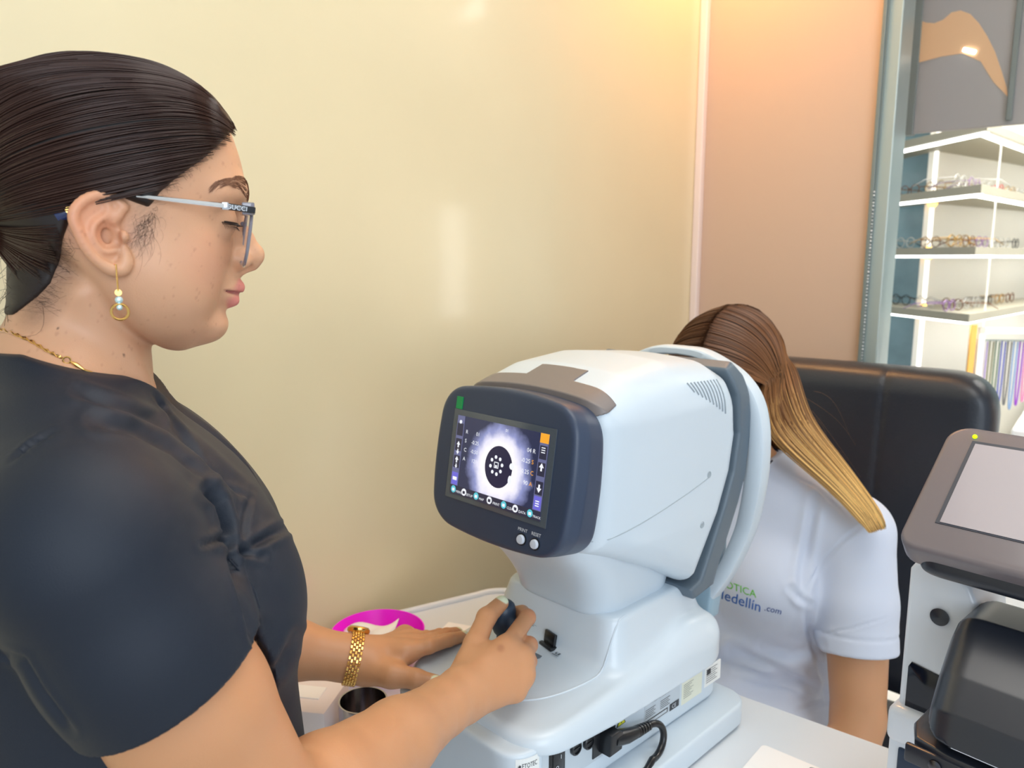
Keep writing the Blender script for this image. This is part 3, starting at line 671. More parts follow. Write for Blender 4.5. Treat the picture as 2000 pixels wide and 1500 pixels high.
V, Fs = text_mesh('I', .007, 0); Mx = Matrix.Translation((W_(-.04)+.0045, -.040, .094)) @ Matrix.Rotation(-ang, 4, 'Z') @ Matrix.Rotation(R_(90), 4, 'Z') @ Matrix.Rotation(R_(90), 4, 'X')
MB().add([Mx @ Vector(v) for v in V], Fs).build('switch_mark', M_ink, sw)
V, Fs = text_mesh('O', .006, 0); Mx = Matrix.Translation((W_(-.045)+.0045, -.0475, .084)) @ Matrix.Rotation(-ang, 4, 'Z') @ Matrix.Rotation(R_(90), 4, 'Z') @ Matrix.Rotation(R_(90), 4, 'X')
MB().add([Mx @ Vector(v) for v in V], Fs).build('switch_mark', M_ink, sw)
for y, z in ((-.013, .093), (.008, .090)):
    MB().lathe([(.0005, -.002), (.0082, -.002), (.0082, .0035), (.0074, .0045), (.0060, .0045), (.0058, .0030), (.0005, .0030)], n=28, M=Matrix.Translation((W_(y), y, z)) @ Matrix.Rotation(R_(90), 4, 'Y')).box((-.0005, -.0045, -.0006), (.0035, .0045, .0006), M=Matrix.Translation((W_(y)+.0005, y, z))).build('fuse_cap', M_blk, ref, smooth=True)
sidebox(.016, .056, .064, .104, .0018, 'power_socket', M_blk, .001)
# plug and cable
x0 = W_(.04)
pl = MB().prism([(-.010, -.012), (.012, -.012), (.014, -.004), (.014, .008), (.008, .013), (-.008, .013)], 0, .018, 'x', .002, M=Matrix.Translation((x0, .036, .082)))
pl.tube([(x0+.010, .040, .083), (x0+.014, .060, .079), (x0+.015, .078, .076)], [.0095, .0088, .0070], 14)
for i in range(5): y = .078+i*.0055; pl.tube([(x0+.015, y, .076-i*.0008), (x0+.015, y+.0032, .0755-i*.0008)], .0072-.0004*i, 12)
pl.build('power_plug', M_blk, ref, smooth=True)
cb = []
for t in np.linspace(0, 1, 26):
    a = t*math.pi*1.15; cb.append((x0+.016+.012*t, .104+.022*math.sin(a)*1.0, .0555+.018*math.cos(a)))
cb += [(x0+.030, .080, .034), (x0+.026, .062, .031), (x0+.022, .050, .030), (x0+.02, .02, .024), (x0+.03, -.03, .012), (x0+.06, -.12, .007), (x0+.1, -.16, .006)]
MB().tube(cb, .0042, 12).build('power_cable', M_blk, ref, smooth=True)
# labels
M_lab = mat('white_label', srgb(236, 238, 236), .4); M_lab2 = mat('cream_label', srgb(228, 230, 212), .4); M_lk = mat('label_ink', srgb(52, 56, 62), .5)
sidebox(.112, .186, .058, .089, .0004, 'rating_plate', M_rec)
k = MB()
def sk(y0_, y1_, z0_, z1_, mi=0, off=.0006):
    k.add([(W_(y0_)+off, y0_, z0_), (W_(y1_)+off, y1_, z0_), (W_(y1_)+off, y1_, z1_), (W_(y0_)+off, y0_, z1_)], [(0, 1, 2, 3)], mi)
for i in range(5):
    for c in range(2): sk(.114+c*.03, .134+c*.03-.003*(i % 2), .0800-i*.0025, .0808-i*.0025)
sk(.114, .160, .0600, .0665); sk(.119, .158, .0613, .0652, 1, .0008); sk(.164, .184, .0585, .0680)
k.build('plate_writing', [M_lk, M_rec], ref)
V, Fs = text_mesh('CE', .0075, 0); Mx = Matrix.Translation((W_(.17)+.0009, .1685, .0608)) @ Matrix.Rotation(-ang, 4, 'Z') @ Matrix.Rotation(R_(90), 4, 'Z') @ Matrix.Rotation(R_(90), 4, 'X')
MB().add([Mx @ Vector(v) for v in V], Fs).build('plate_writing', M_ink, ref)
V, Fs = text_mesh('Auto Refractometer', .0046, 0); Mx = Matrix.Translation((W_(.13)+.0007, .128, .0862)) @ Matrix.Rotation(-ang, 4, 'Z') @ Matrix.Rotation(R_(90), 4, 'Z') @ Matrix.Rotation(R_(90), 4, 'X')
MB().add([Mx @ Vector(v) for v in V], Fs).build('plate_writing', M_lk, ref)
sidebox(.190, .236, .055, .086, .0004, 'warranty_label', M_lab2); k = MB()
for i in range(8): sk(.194, .216-.004*(i % 3), .081-i*.0026, .0817-i*.0026)
k.build('label_writing', [mat('grey_print', srgb(140, 145, 140), .5)], ref)
sidebox(.243, .281, .058, .085, .0004, 'serial_label', M_lab); k = MB()
for i in range(7): sk(.246, .272-.004*(i % 2), .081-i*.003, .0818-i*.003)
sk(.247, .256, .074, .082, 0, .0007); k.build('label_writing', [M_lk], ref)
k = MB(); k.prism([(.0590, .0835), (.0760, .0835), (.0675, .0995)], W_(.067), W_(.067)+.0006, 'x', mi=0); k.prism([(.0608, .0845), (.0742, .0845), (.0675, .0973)], W_(.067)+.0006, W_(.067)+.0008, 'x', mi=1)
k.box((W_(.067)+.0008, .0668, .0885), (W_(.067)+.001, .0682, .0940), 0, 0).box((W_(.067)+.0008, .0668, .0860), (W_(.067)+.001, .0682, .0874), 0, 0); k.build('warning_triangle', [M_lk, mat('warning_yellow', srgb(225, 225, 60), .4)], ref)
# front corner label with the maker's writing
V, Fs = text_mesh('FTOTEC', .0125, 0); 
def low_hit(y, z):
    P = np.array([[.14, y, z]], np.float32)
    for _ in range(14): P[0, 0] -= lower(P)[0]*.8
    return float(P[0, 0])
k = MB(); k.add([(low_hit(-.104+v[0]*.95+.0, .1)+.0007, -.104+v[0]*.62, .102+v[1]*.8) for v in V], Fs)
k = MB()
def wrap(V, Fs, y_, z_, sy=1, sz=1): k.add([(low_hit(y_+v[0]*sy, z_+v[1]*sz)+.0007, y_+v[0]*sy, z_+v[1]*sz) for v in V], Fs)
lab = MB(); n = 8
LV = [(low_hit(-.094+.026*i/n, z)+.0004, -.094+.026*i/n, z) for z in (.080, .113) for i in range(n+1)]
lab.add(LV, [(i, i+1, n+2+i, n+1+i) for i in range(n)]).build('maker_label', M_lab, ref)
wrap(V, Fs, -.0890, .1020, .38, .62)
V, Fs = text_mesh('MODEL NO', .0055, 0); wrap(V, Fs, -.092, .0965, .5, .7)
V, Fs = text_mesh('N 01/16', .0095, 0); wrap(V, Fs, -.0890, .0885, .6, .8)
k.lathe([(.0012, 0), (.0019, 0), (.0019, .0003), (.0012, .0003)], n=12, M=Matrix.Translation((low_hit(-.0905, .1045)+.0007, -.0912, .1045)) @ Matrix.Rotation(R_(90), 4, 'Y'))
k.build('maker_writing', M_lk, ref)
# face rest arch ---------------------------------------------------------
half = [(.0, .497), (.035, .4955), (.068, .484), (.100, .466), (.124, .438), (.136, .400), (.139, .350), (.135, .300), (.124, .245), (.106, .190), (.082, .145), (.058, .115)]
tt = np.linspace(0, len(half)-1, 56); hx = sm_interp(tt, range(len(half)), [p[0] for p in half]); hz = sm_interp(tt, range(len(half)), [p[1] for p in half])
path = [(-x, z) for x, z in zip(hx[::-1], hz[::-1])][:-1]+list(zip(hx, hz)); path = np.array(path)
T = np.gradient(path, axis=0); T /= np.linalg.norm(T, axis=1, keepdims=True); Nn = np.stack([-T[:, 1], T[:, 0]], 1)
sec = []                        # cross-section (across, depth), rounded
for cxx, cy, a0 in ((.000, .327, 180), (.000, .362, 90), (-.022, .362, 0), (-.022, .327, -90)): pass
wid = np.interp(np.abs(np.linspace(-1, 1, len(path))), [0, .35, .6, .85, 1], [.012, .020, .027, .022, .014])
V = []; Fs = []; ns = 12
for i, (p, nn) in enumerate(zip(path, Nn)):
    wq = wid[i]; out = nn if (nn @ (p-np.array([0, .32]))) > 0 else -nn
    yb = .338+(.03*np.clip((.25-p[1])/.15, 0, 1))*-1.0
    ring = []
    for j in range(ns):
        a = 2*math.pi*j/ns+math.pi/ns; ca, sa = math.cos(a), math.sin(a); e = .45
        u = np.sign(ca)*abs(ca)**e; v = np.sign(sa)*abs(sa)**e; off = (u-1)/2*wq; q = p+out*off; ring.append((q[0], yb+.014*v*1.0+.002, q[1]))
    V += ring
for i in range(len(path)-1):
    for j in range(ns): Fs.append((i*ns+j, i*ns+(j+1) % ns, (i+1)*ns+(j+1) % ns, (i+1)*ns+j))
Fs += [tuple(range(ns)), tuple((len(path)-1)*ns+j for j in range(ns))]
bm = bmesh.new(); vv = [bm.verts.new(v) for v in V]
for f in Fs: bm.faces.new([vv[i] for i in f])
bmesh.ops.recalc_face_normals(bm, faces=bm.faces); MB().bm(bm).build('face_rest_arch', M_abs, ref, smooth=True)
# arch feet, forehead pad and chin rest behind it
MB().box((-.07, .300, .036), (.07, .345, .125), .010).build('arch_foot', M_abs, ref, smooth=True)
MB().box((-.045, .350, .440), (.045, .372, .470), .010).build('forehead_pad', mat('blue_rubber', srgb(120, 165, 190), .4), ref, smooth=True)
MB().box((-.03, .345, .235), (.03, .385, .250), .006).box((-.008, .34, .12), (.008, .356, .24), .003).build('chin_rest', M_abs, ref, smooth=True)
MB().prism([(.298, .12), (.33, .12), (.345, .20), (.34, .30), (.325, .30), (.315, .2)], -.085, .085, 'x', .006).build('rear_shield', mat('blue_grey_shell', srgb(160, 188, 205), .3), ref, smooth=True)
# ------------------------------------------------------------------ lensmeter on the right
lm = empty('lens_measuring_machine', (.50, .20, T0), R_(-10)); tag(lm, 'white and black lensmeter with large blank tilted screen at the right edge', 'lens measuring machine')
M_lw = mat('lens_white', srgb(226, 230, 236), .28, coat=.3); M_lbez = mat('taupe_bezel', srgb(112, 104, 108), .33, coat=.2); M_lblk = mat('lens_black', srgb(34, 38, 48), .30, coat=.25, coat_rough=.2)
# coordinates below: x right, y away, z up from the desk, all in the lensmeter's own frame
lc = np.array([.50, .20, T0]); ca, sa = math.cos(R_(10)), math.sin(R_(10))
def Lm(P): d = np.array(P)-lc; return np.array([d[0]*ca-d[1]*sa, d[0]*sa+d[1]*ca, d[2]])
B0 = Lm((.383, .128, 1.084)); t = .907
Ms = Matrix.Translation(B0) @ Matrix.Rotation(-t, 4, 'X')     # x along the lower edge, z up the screen, -y outward
scr = MB()
pts = arc((.018, .018+.0), .018, 180, 270, 6)+arc((.262, .018), .018, 270, 360, 6)+arc((.258, .142), .018, 0, 90, 6)+arc((.022, .142), .022, 90, 180, 8)
scr.prism(pts, 0, .030, 'y', .005, M=Ms)
scr.build('screen_housing', [M_lbez], lm, smooth=True)
MB().prism([(p[0]*.98+.003, p[1]*.97+.004) for p in pts], .028, .034, 'y', .002, M=Ms).build('housing_back', mat('pale_edge', srgb(205, 205, 205), .3), lm, smooth=True)
MB().box((.026, -.0008, .034), (.262, .001, .1440), .0, M=Ms).build('screen_gasket', mat('gasket', srgb(42, 48, 62), .4), lm)
MB().box((.030, -.0016, .0355), (.259, -.0006, .1400), .0, M=Ms).build('blank_screen', mat('blank_screen', srgb(158, 150, 156), .3, coat=.15), lm)
MB().sphere((.0265, -.0006, .1500), .0024, n=14).build('status_light', mat('green_lamp', (.3, .6, 0), emit=srgb(190, 235, 0), estr=1.6), lm, smooth=True).matrix_local = Ms
def lower_wedge(P):
    x, y, z = P.T
    return smax(smax(np.abs(x-(B0[0]+.140))-.124, np.abs(y-(B0[1]+.070))-.060, .02), smax(B0[2]-.030-z, (z-B0[2]+.004)-(y-B0[1])*.55, .006), .012)
V, Q = sd_mesh(lower_wedge, (B0[0]-.02, B0[1]-.03, B0[2]-.08), (B0[0]+.29, B0[1]+.14, B0[2]+.12), .003); put('screen_neck', fast_mesh('n', V, Q if signed(V, Q) > 0 else Q[:, ::-1]), lm, M_lblk)
# white column
a = Lm(np.append(onplane(1768, 1200, CFv, CFv @ CAM+.775)[:2], 0)); cx0, cy0 = a[0], a[1]
TZ = B0[2]-.030
colm = [(cx0, .0), (cx0, TZ-.020)] + [(cx0+.004+.012*(1-math.cos(u)), TZ-.016+.012*math.sin(u)) for u in np.linspace(.3, 1.57, 5)] + [(cx0+.040, TZ-.010), (cx0+.058, TZ-.022), (cx0+.068, TZ-.045), (cx0+.075, TZ-.09), (cx0+.2, TZ-.10), (cx0+.2, 0)]
MB().prism(colm, cy0, cy0+.09, 'y', .006).build('column', M_lw, lm, smooth=True)
h = Lm(onplane(1822, 1206, (0, 1, 0), (lc[1]+cy0)+.0)); hx = cx0+.034; hz = TZ-.062
MB().lathe([(.0005, 0), (.0088, 0), (.0092, .002), (.0005, .0035)], n=28, M=Matrix.Translation((hx, cy0-.0005, hz)) @ Matrix.Rotation(R_(90), 4, 'X')).build('round_plug', M_lblk, lm, smooth=True)
MB().prism([(cx0+.008, .138), (cx0+.008, .186), (cx0+.011, .192), (cx0+.05, .186), (cx0+.05, .138)], cy0-.0015, cy0+.002, 'y', .0005).build('side_window', mat('black_gloss', srgb(14, 20, 34), .1), lm, smooth=True)
# wider white lower body with a black front
MB().box((cx0-.006, cy0-.014, .098), (cx0+.22, cy0+.10, .140), .009, seg=4).build('lower_collar', M_lw, lm, smooth=True)
MB().box((cx0-.004, cy0-.009, .0), (cx0+.22, cy0+.10, .108), .006).build('lower_body', M_lw, lm, smooth=True)
MB().box((cx0+.008, cy0-.012, .0), (cx0+.215, cy0-.006, .095), .003).build('front_panel', mat('navy_panel', srgb(34, 50, 72), .3), lm, smooth=True)
# black nose cover
def nose(P):
    x, y, z = P.T; ax = np.abs(x-(cx0+.124))
    prof = poly2(y, z, [(cy0+.02, TZ-.035), (cy0-.040, TZ-.035), (cy0-.095, TZ-.070), (cy0-.122, TZ-.095), (cy0-.130, TZ-.122), (cy0-.09, TZ-.134), (cy0+.02, TZ-.120)])
    hw = .064+.0*z-.10*np.clip(-(y-cy0)-.05, 0, 1)
    return smax(ax-hw, prof, .024)
V, Q = sd_mesh(nose, (cx0, cy0-.17, TZ-.25), (cx0+.20, cy0+.05, TZ), .0024); put('nose_cover', fast_mesh('n', V, Q if signed(V, Q) > 0 else Q[:, ::-1]), lm, M_lblk)
# lens table, clamps and pins
zt = TZ-.142; cx0s, cy0s = cx0, cy0; cx0 = cx0+.030; cy0 = cy0+.030
MB().prism([(cx0+.020, cy0-.125), (cx0+.030, cy0-.150), (cx0+.060, cy0-.158), (cx0+.125, cy0-.158), (cx0+.125, cy0-.142), (cx0+.058, cy0-.142), (cx0+.045, cy0-.10), (cx0+.045, cy0-.05), (cx0+.020, cy0-.05)], zt, zt+.010, 'z', .003).build('lens_table', M_lblk, lm, smooth=True)
MB().box((cx0+.025, cy0-.160, zt-.012), (cx0+.125, cy0-.154, zt+.006), .002).build('front_rail', M_lblk, lm, smooth=True)
for dx in (.052, .098):
    MB().lathe([(.0005, 0), (.0055, 0), (.0055, .002), (.003, .003), (.0005, .003)], n=20, M=Matrix.Translation((cx0+dx, cy0-.160, zt-.003)) @ Matrix.Rotation(R_(90), 4, 'X')).build('rail_bolt', mat('dark_steel', srgb(90, 90, 95), .25, metal=1), lm, smooth=True)
    MB().tube([(cx0+dx+.03, cy0-.152, zt-.008), (cx0+dx+.03, cy0-.152, zt-.030)], .003, 10).build('pin', M_lblk, lm, smooth=True)
MB().box((cx0+.060, cy0-.135, zt+.006), (cx0+.082, cy0-.110, zt+.008)).build('paper_tab', M_paper, lm)
MB().tube([(cx0+.11, cy0-.15, zt+.004), (cx0+.15, cy0-.13, zt+.012), (cx0+.22, cy0-.13, zt+.004)], .004, 10).build('clamp_arm', M_lblk, lm, smooth=True)
MB().sphere((cx0+.150, cy0-.135, zt+.014), .011).sphere((cx0+.165, cy0-.118, zt+.024), .009).build('clamp_knob', mat('gloss_black', srgb(18, 20, 24), .12), lm, smooth=True)
MB().tube([(cx0+.135, cy0-.165, zt-.014), (cx0+.24, cy0-.165, zt-.03)], .0035, 10).sphere((cx0+.142, cy0-.165, zt-.014), .0085).build('marking_lever', M_lblk, lm, smooth=True)
MB().box((cx0+.13, cy0-.10, zt+.004), (cx0+.142, cy0-.09, zt+.018), .002).build('red_marker', mat('rust_red', srgb(150, 80, 70), .4), lm, smooth=True)
# ------------------------------------------------------------------ the standing woman with the glasses
W0 = np.array([-.07061876, -.37884388, 0]); WR = np.array([.88728294, -.46122552, 0]); WF = np.array([.46122552, .88728294, 0])
WA = math.atan2(WR[1], WR[0])
woman = empty('person', W0, WA); tag(woman, 'woman in dark scrub top and glasses with slicked back hair operating the eye testing machine', 'person')
def toW(P): d = np.asarray(P)-W0; return np.stack([d@WR, d@WF, d[..., 2]], -1)
def fromW(P): P = np.asarray(P, float); return W0+P[..., :1]*WR+P[..., 1:2]*WF+P[..., 2:]*np.array([0, 0, 1])
def wl(px, py, l): return toW(onplane(px, py, WR, WR@W0+l))
def wz(px, py, z): return toW(onz(px, py, z))
def pr_W(V): return proj(fromW(V))

# --- head
ZF = [1.285, 1.295, 1.305, 1.315, 1.33, 1.345, 1.36, 1.375, 1.39, 1.40, 1.412, 1.43, 1.445, 1.455, 1.47, 1.485, 1.50]
FF = [.045, .052, .0590, .0580, .0612, .0668, .0722, .0745, .0770, .0810, .0855, .0840, .0805, .0775, .070, .058, .035]
ZW = [1.285, 1.295, 1.305, 1.32, 1.335, 1.35, 1.37, 1.39, 1.41, 1.43, 1.45, 1.47, 1.485, 1.498]
WW = [.034, .040, .0475, .0555, .0610, .0655, .0680, .0690, .0700, .0715, .0710, .0655, .050, .025]
def headfn(P, ear=True):
    x, y, z = P.T; ax = np.abs(x)
    Fz = sm_interp(z, ZF, FF); Wz = sm_interp(z, ZW, WW); Bz = sm_interp(z, [1.28, 1.32, 1.36, 1.40, 1.44, 1.465, 1.484, 1.498], [.060, .072, .088, .100, .104, .098, .080, .045])
    S_ = np.where(y > 0, Fz, Bz); p = np.where(y > 0, 2.35, 2.1)
    rho = np.sqrt(x*x+y*y)+1e-6; q = ((ax/Wz)**p+(np.abs(y)/S_)**p)**(1/p)
    d = rho*(1-1/np.maximum(q, .05)); d = np.where(q < .05, -.05, d)
    zlow = sm_interp(y, [-.2, -.06, -.028, .0, .012, .03, .05, .062, .075, .1], [1.40, 1.375, 1.339, 1.305, 1.294, 1.2875, 1.2915, 1.300, 1.312, 1.33])+2.2*x*x
    d = smax(d*.85, (zlow-z)*.8, .016); d = smax(d, z-1.4965, .012)
    # cranium
    d = smin(d, ell(P, (0, -.012, 1.424), (.0700, .087, .0715)), .012)
    # cheek fullness
    d = smin(d, ell(np.stack([ax, y, z], 1), (.039, .020, 1.343), (.025, .032, .030)), .022)
    d = smin(d, ell(np.stack([ax, y, z], 1), (.036, .042, 1.364), (.017, .014, .014)), .018)
    Pm = np.stack([ax, y, z], 1)
    # eye sockets, lids
    d = smax(d, -ell(Pm, (.029, .090, 1.3900), (.020, .018, .0115)), .012)
    lid = sph(Pm, (.0325, .0618, 1.3885), .0140); d = smin(d, lid, .005)
    # brow ridge
    d = smin(d, chain(Pm, [(.010, .0785, 1.4065), (.028, .0745, 1.4120), (.048, .0610, 1.4075)], [.006, .007, .006]), .012)
    # nose
    d = smin(d, chain(P, [(0, .0740, 1.4030), (0, .0770, 1.3900), (0, .0835, 1.3760), (0, .0895, 1.3645)], [.0062, .0060, .0068, .0080]), .009)
    d = smin(d, chain(P, [(0, .0700, 1.3900), (0, .0730, 1.3740), (0, .0765, 1.3610)], [.0085, .0110, .0125]), .008)
    d = smin(d, sph(P, (0, .0895, 1.3615), .0082), .005)
    d = smin(d, sph(Pm, (.0120, .0785, 1.3585), .0078), .006)
    d = smin(d, cone(P, (0, .088, 1.3545), (0, .078, 1.3505), .0042, .0040), .005)
    d = smax(d, -ell(Pm, (.0072, .0840, 1.3510), (.0032, .0050, .0035)), .003)
    # philtrum and lips
    d = smin(d, ell(P, (0, .0590, 1.3375), (.023, .0180, .017)), .010)
    up = chain(Pm, [(.0, .0755, 1.3365), (.006, .0752, 1.3370), (.024, .0605, 1.3350)], [.0050, .0054, .0016], .003)
    lo = chain(Pm, [(.0, .0712, 1.3262), (.008, .0700, 1.3265), (.022, .0605, 1.3330)], [.0056, .0056, .0018], .003)
    d = smin(d, up, .0035); d = smin(d, lo, .0035)
    mouth = chain(Pm, [(.0, .0795, 1.3315), (.010, .0765, 1.3318), (.0255, .0615, 1.3358)], [.0009, .0009, .0006], .001); d = smax(d, -mouth, .0022)
    # chin
    d = smin(d, ell(P, (0, .0520, 1.3075), (.019, .0150, .0140)), .012)
    d = smax(d, -ell(P, (0, .0745, 1.3165), (.018, .0055, .0045)), .006)
    if ear: d = earfn(Pm, d)
    return d
EAR = lambda px, py, l=.074: wl(px, py, l)[1:]
EO = [EAR(212+(p[0]-212)*.91, 452+(p[1]-452)*.93) for p in ((240, 398), (218, 380), (189, 376), (160, 388), (142, 408), (139, 428), (148, 452), (161, 480), (180, 505), (200, 522), (221, 533), (240, 530), (249, 515), (246, 495), (240, 478))]
EIN = [EAR(*p) for p in ((241, 405), (228, 420), (215, 440), (205, 452))]
EAN = [EAR(*p) for p in ((208, 396), (213, 412), (204, 425), (186, 440), (182, 460), (192, 478), (205, 488), (222, 486))]
def dens(pts, n):
    t = np.linspace(0, len(pts)-1, n); return list(zip(sm_interp(t, range(len(pts)), [p[0] for p in pts]).astype(float), sm_interp(t, range(len(pts)), [p[1] for p in pts]).astype(float)))
EOs = dens(EO, 34); RRs = list(np.interp(np.linspace(0, 14, 34), [0, 3, 7, 9, 11, 12, 14], [.0028, .0032, .0032, .0036, .0050, .0046, .002])); EANs = dens(EAN, 18)
def earfn(P, d):
    x, y, z = P.T; near = (np.abs(y+.018) < .035) & (np.abs(z-1.378) < .045) & (x > .04)
    if not near.any(): return d
    Q = P[near]; dn = d[near]
    back = lambda y_: .0705+.0115*np.clip((-.004-y_)/.03, 0, 1)           # the ear stands out towards its rear edge
    L3 = lambda pts, o=0: [(back(p[0])+o, p[0], p[1]) for p in pts]
    plate = smax(poly2(Q[:, 1], Q[:, 2], EO)+.0015, np.abs(Q[:, 0]-back(Q[:, 1])+.001)-.0022, .002)
    e = smin(dn, plate, .004)
    rim = chain(Q, L3(EOs, .0015), RRs, .0012); e = smin(e, rim, .003)
    e = smin(e, chain(Q, L3(EANs, .0012), list(np.interp(np.linspace(0, 1, len(EANs)), [0, .4, 1], [.0018, .0028, .0028])), .0012), .003)
    e = smin(e, chain(Q, L3(EIN, .0014), [.0030, .0030, .0022, .0014], .003), .003)
    t = EAR(236, 462); e = smin(e, sph(Q, (.0755, t[0]+.001, t[1]), .0042), .004)
    c = EAR(214, 460); e = smax(e, -ell(Q, (.0800, c[0], c[1]), (.0100, .0070, .0100)), .0025); c = EAR(190, 410); e = smax(e, -cone(Q, (.0845, EAR(200, 402)[0], EAR(200, 402)[1]), (.0855, EAR(166, 440)[0], EAR(166, 440)[1]), .0032, .0030), .002)
    c = EAR(232, 476); e = smax(e, -ell(Q, (.0775, c[0]-.001, c[1]+.001), (.006, .0028, .0035)), .002)
    d = d.copy(); d[near] = e; return d
def neckfn(P, d=None):
    Q = P*np.array([.93, 1, 1], np.float32)
    n = cone(Q, (0, -.034, 1.37), (0, -.042, 1.21), .0440, .0500)
    n = smin(n, cone(Q, (0, -.050, 1.27), (0, -.075, 1.20), .045, .06), .02)
    Pm = np.abs(P*np.array([1, 0, 0]))+P*np.array([0, 1, 1])
    n = smin(n, cone(Pm, (.02, -.062, 1.272), (.13, -.045, 1.215), .032, .036), .035)     # trapezius
    # sternomastoid hint
    n = smin(n, cone(Pm, (.045, -.030, 1.335), (.018, .004, 1.245), .010, .008), .012)
    return n
def headneck(P):
    return smin(headfn(P), neckfn(P), .007)
# --- arms, hand joints (right = near the camera)
sR = (.160, -.030, 1.180); eR = tuple(wl(528, 1622, .150))
wR = tuple(wz(893, 1362, .918)); 
sL = (-.165, -.030, 1.180); eL = (-.255, .010, .930); wL = tuple(wz(712, 1290, .876))
def V3(a): return np.array(a, float)
def along(a, b, t): return tuple(V3(a)+(V3(b)-V3(a))*t)
def armfn(P, s, e, w_, sgn):
    up = chain(P, [s, along(s, e, .5), along(s, e, .92), e], [.056, .052, .044, .040], .01)
    fo = chain(P, [e, along(e, w_, .22), along(e, w_, .6), along(e, w_, .9), w_], [.040, .0430, .0350, .0265, .0250], .01)
    return smin(up, fo, .015)
# right hand, gripping the joystick
jw = toW(fromW(np.zeros(3))); 
fR = [ # index, middle, ring, little : mcp, pip, dip, tip
 [wz(986, 1268, .936), wz(1030, 1206, .944), wz(1028, 1206, .944)+V3((-.024, .006, -.006)), wz(1028, 1206, .944)+V3((-.040, -.010, -.010))],
 [wz(1018, 1286, .926), wz(1018, 1286, .926)+V3((-.026, .022, -.002)), wz(1018, 1286, .926)+V3((-.050, .016, -.010)), wz(1018, 1286, .926)+V3((-.056, -.002, -.012))],
 [wz(1020, 1318, .914), wz(1020, 1318, .914)+V3((-.026, .020, -.002)), wz(1020, 1318, .914)+V3((-.048, .012, -.008)), wz(1020, 1318, .914)+V3((-.052, -.005, -.010))],
 [wz(1006, 1348, .903), wz(1006, 1348, .903)+V3((-.022, .017, -.002)), wz(1006, 1348, .903)+V3((-.038, .008, -.006)), wz(1006, 1348, .903)+V3((-.042, -.006, -.008))]]
tR = [wz(905, 1318, .925), wz(928, 1258, .940), wz(950, 1206, .953), wz(979, 1178, .958)]
def handR(P):
    d = None
    for k, f in enumerate(fR):
        r = [.0098, .0100, .0096, .0084][k]
        c = chain(P, f, [r*1.08, r*.98, r*.88, r*.80], .003); d = c if d is None else smin(d, c, .0035)
        b = along(wR, f[0], .12); off = V3((0, 0, .006-.004*k))
        c = cone(P, tuple(V3(b)+off), f[0], .0175, r*1.25); d = smin(d, c, .014)
    th = chain(P, tR, [.0160, .0125, .0108, .0088], .005)
    d = smin(d, th, .009)
    d = smin(d, ell(P, tuple((tR[0]*.5+fR[0][0]*.5)), (.018, .020, .014)), .014)
    return d
# left hand, resting on the edge of the stage
kL = [wz(790, 1276, .886), wz(803, 1262, .884), wz(800, 1250, .880), wz(790, 1240, .874)]
fL = [
 [kL[0], wz(838, 1262, .892), wz(876, 1250, .888), wz(905, 1243, .882)],
 [kL[1], wz(842, 1252, .890), wz(872, 1240, .884), wz(893, 1236, .876)],
 [kL[2], wz(835, 1247, .884), wz(858, 1240, .876), wz(872, 1240, .868)],
 [kL[3], wz(815, 1244, .876), wz(832, 1242, .868), wz(842, 1246, .860)]]
tL = [wz(722, 1306, .874), wz(765, 1318, .874), wz(812, 1326, .872), wz(850, 1333, .868)]
def handL(P):
    d = None
    for k, f in enumerate(fL):
        r = [.0095, .0098, .0092, .0080][k]
        c = chain(P, f, [r*1.12, r*.98, r*.88, r*.78], .003); d = c if d is None else smin(d, c, .0032)
        c = cone(P, along(wL, f[0], .10), f[0], .0185, r*1.3); d = smin(d, c, .014)
    d = smin(d, chain(P, tL, [.0190, .0150, .0112, .0090], .005), .012)
    return d
def armR(P): return smin(armfn(P, sR, eR, wR, 1), handR(P), .016)
def armL(P): return smin(armfn(P, sL, eL, wL, -1), handL(P), .016)
# --- torso
ZT = [.70, .80, .88, .95, 1.00, 1.05, 1.10, 1.15, 1.19, 1.225, 1.25]
TW = [.160, .150, .135, .122, .118, .120, .126, .134, .142, .135, .100]
TFr = [.115, .110, .100, .095, .092, .092, .090, .078, .060, .030, .0]
TB = [.150, .130, .120, .120, .130, .142, .152, .156, .152, .130, .110]
def torsofn(P):
    x, y, z = P.T; ax = np.abs(x); W_z = sm_interp(z, ZT, TW); F_ = sm_interp(z, ZT, TFr); B_ = sm_interp(z, ZT, TB)
    c = (F_-B_)/2; h = np.maximum((F_+B_)/2, .02); yy = y-c
    q = ((ax/W_z)**2.5+(np.abs(yy)/h)**2.5)**(1/2.5); rho = np.sqrt(x*x+yy*yy)+1e-6
    d = rho*(1-1/np.maximum(q, .1))*.85; d = smax(d, z-1.248, .03); d = smax(d, .64-z, .02)
    Pm = np.stack([ax, y, z], 1)
    d = smin(d, ell(Pm, (.070, .036, 1.098), (.064, .058, .066)), .03)
    d = smin(d, cone(Pm, (.02, -.062, 1.245), (.150, -.038, 1.195), .038, .050), .03)
    return d
skin = mat('warm_skin', (.6, .35, .22), rough=.42, sss=.12, vcol=True, bump=.12, bscale=900, spec=.45)
def bodyzone(fn, lo, hi, h, cut=None):
    f = fn if cut is None else (lambda P: np.maximum(fn(P), cut(P)))
    V, Q = sd_mesh(f, lo, hi, h); return V, (Q if signed(V, Q) > 0 else Q[:, ::-1])
headZ = bodyzone(headneck, (-.17, -.16, 1.19), (.17, .115, 1.53), .00125 if not globals().get('FASTMESH') else .0025, lambda P: 1.215-P[:, 2])
HR = .0015 if not globals().get('FASTMESH') else .003
armZR = bodyzone(armR, (-.19, -.10, .86), (.23, .46, 1.26), HR)
armZL = bodyzone(armL, (-.36, -.10, .82), (-.08, .42, 1.26), HR)
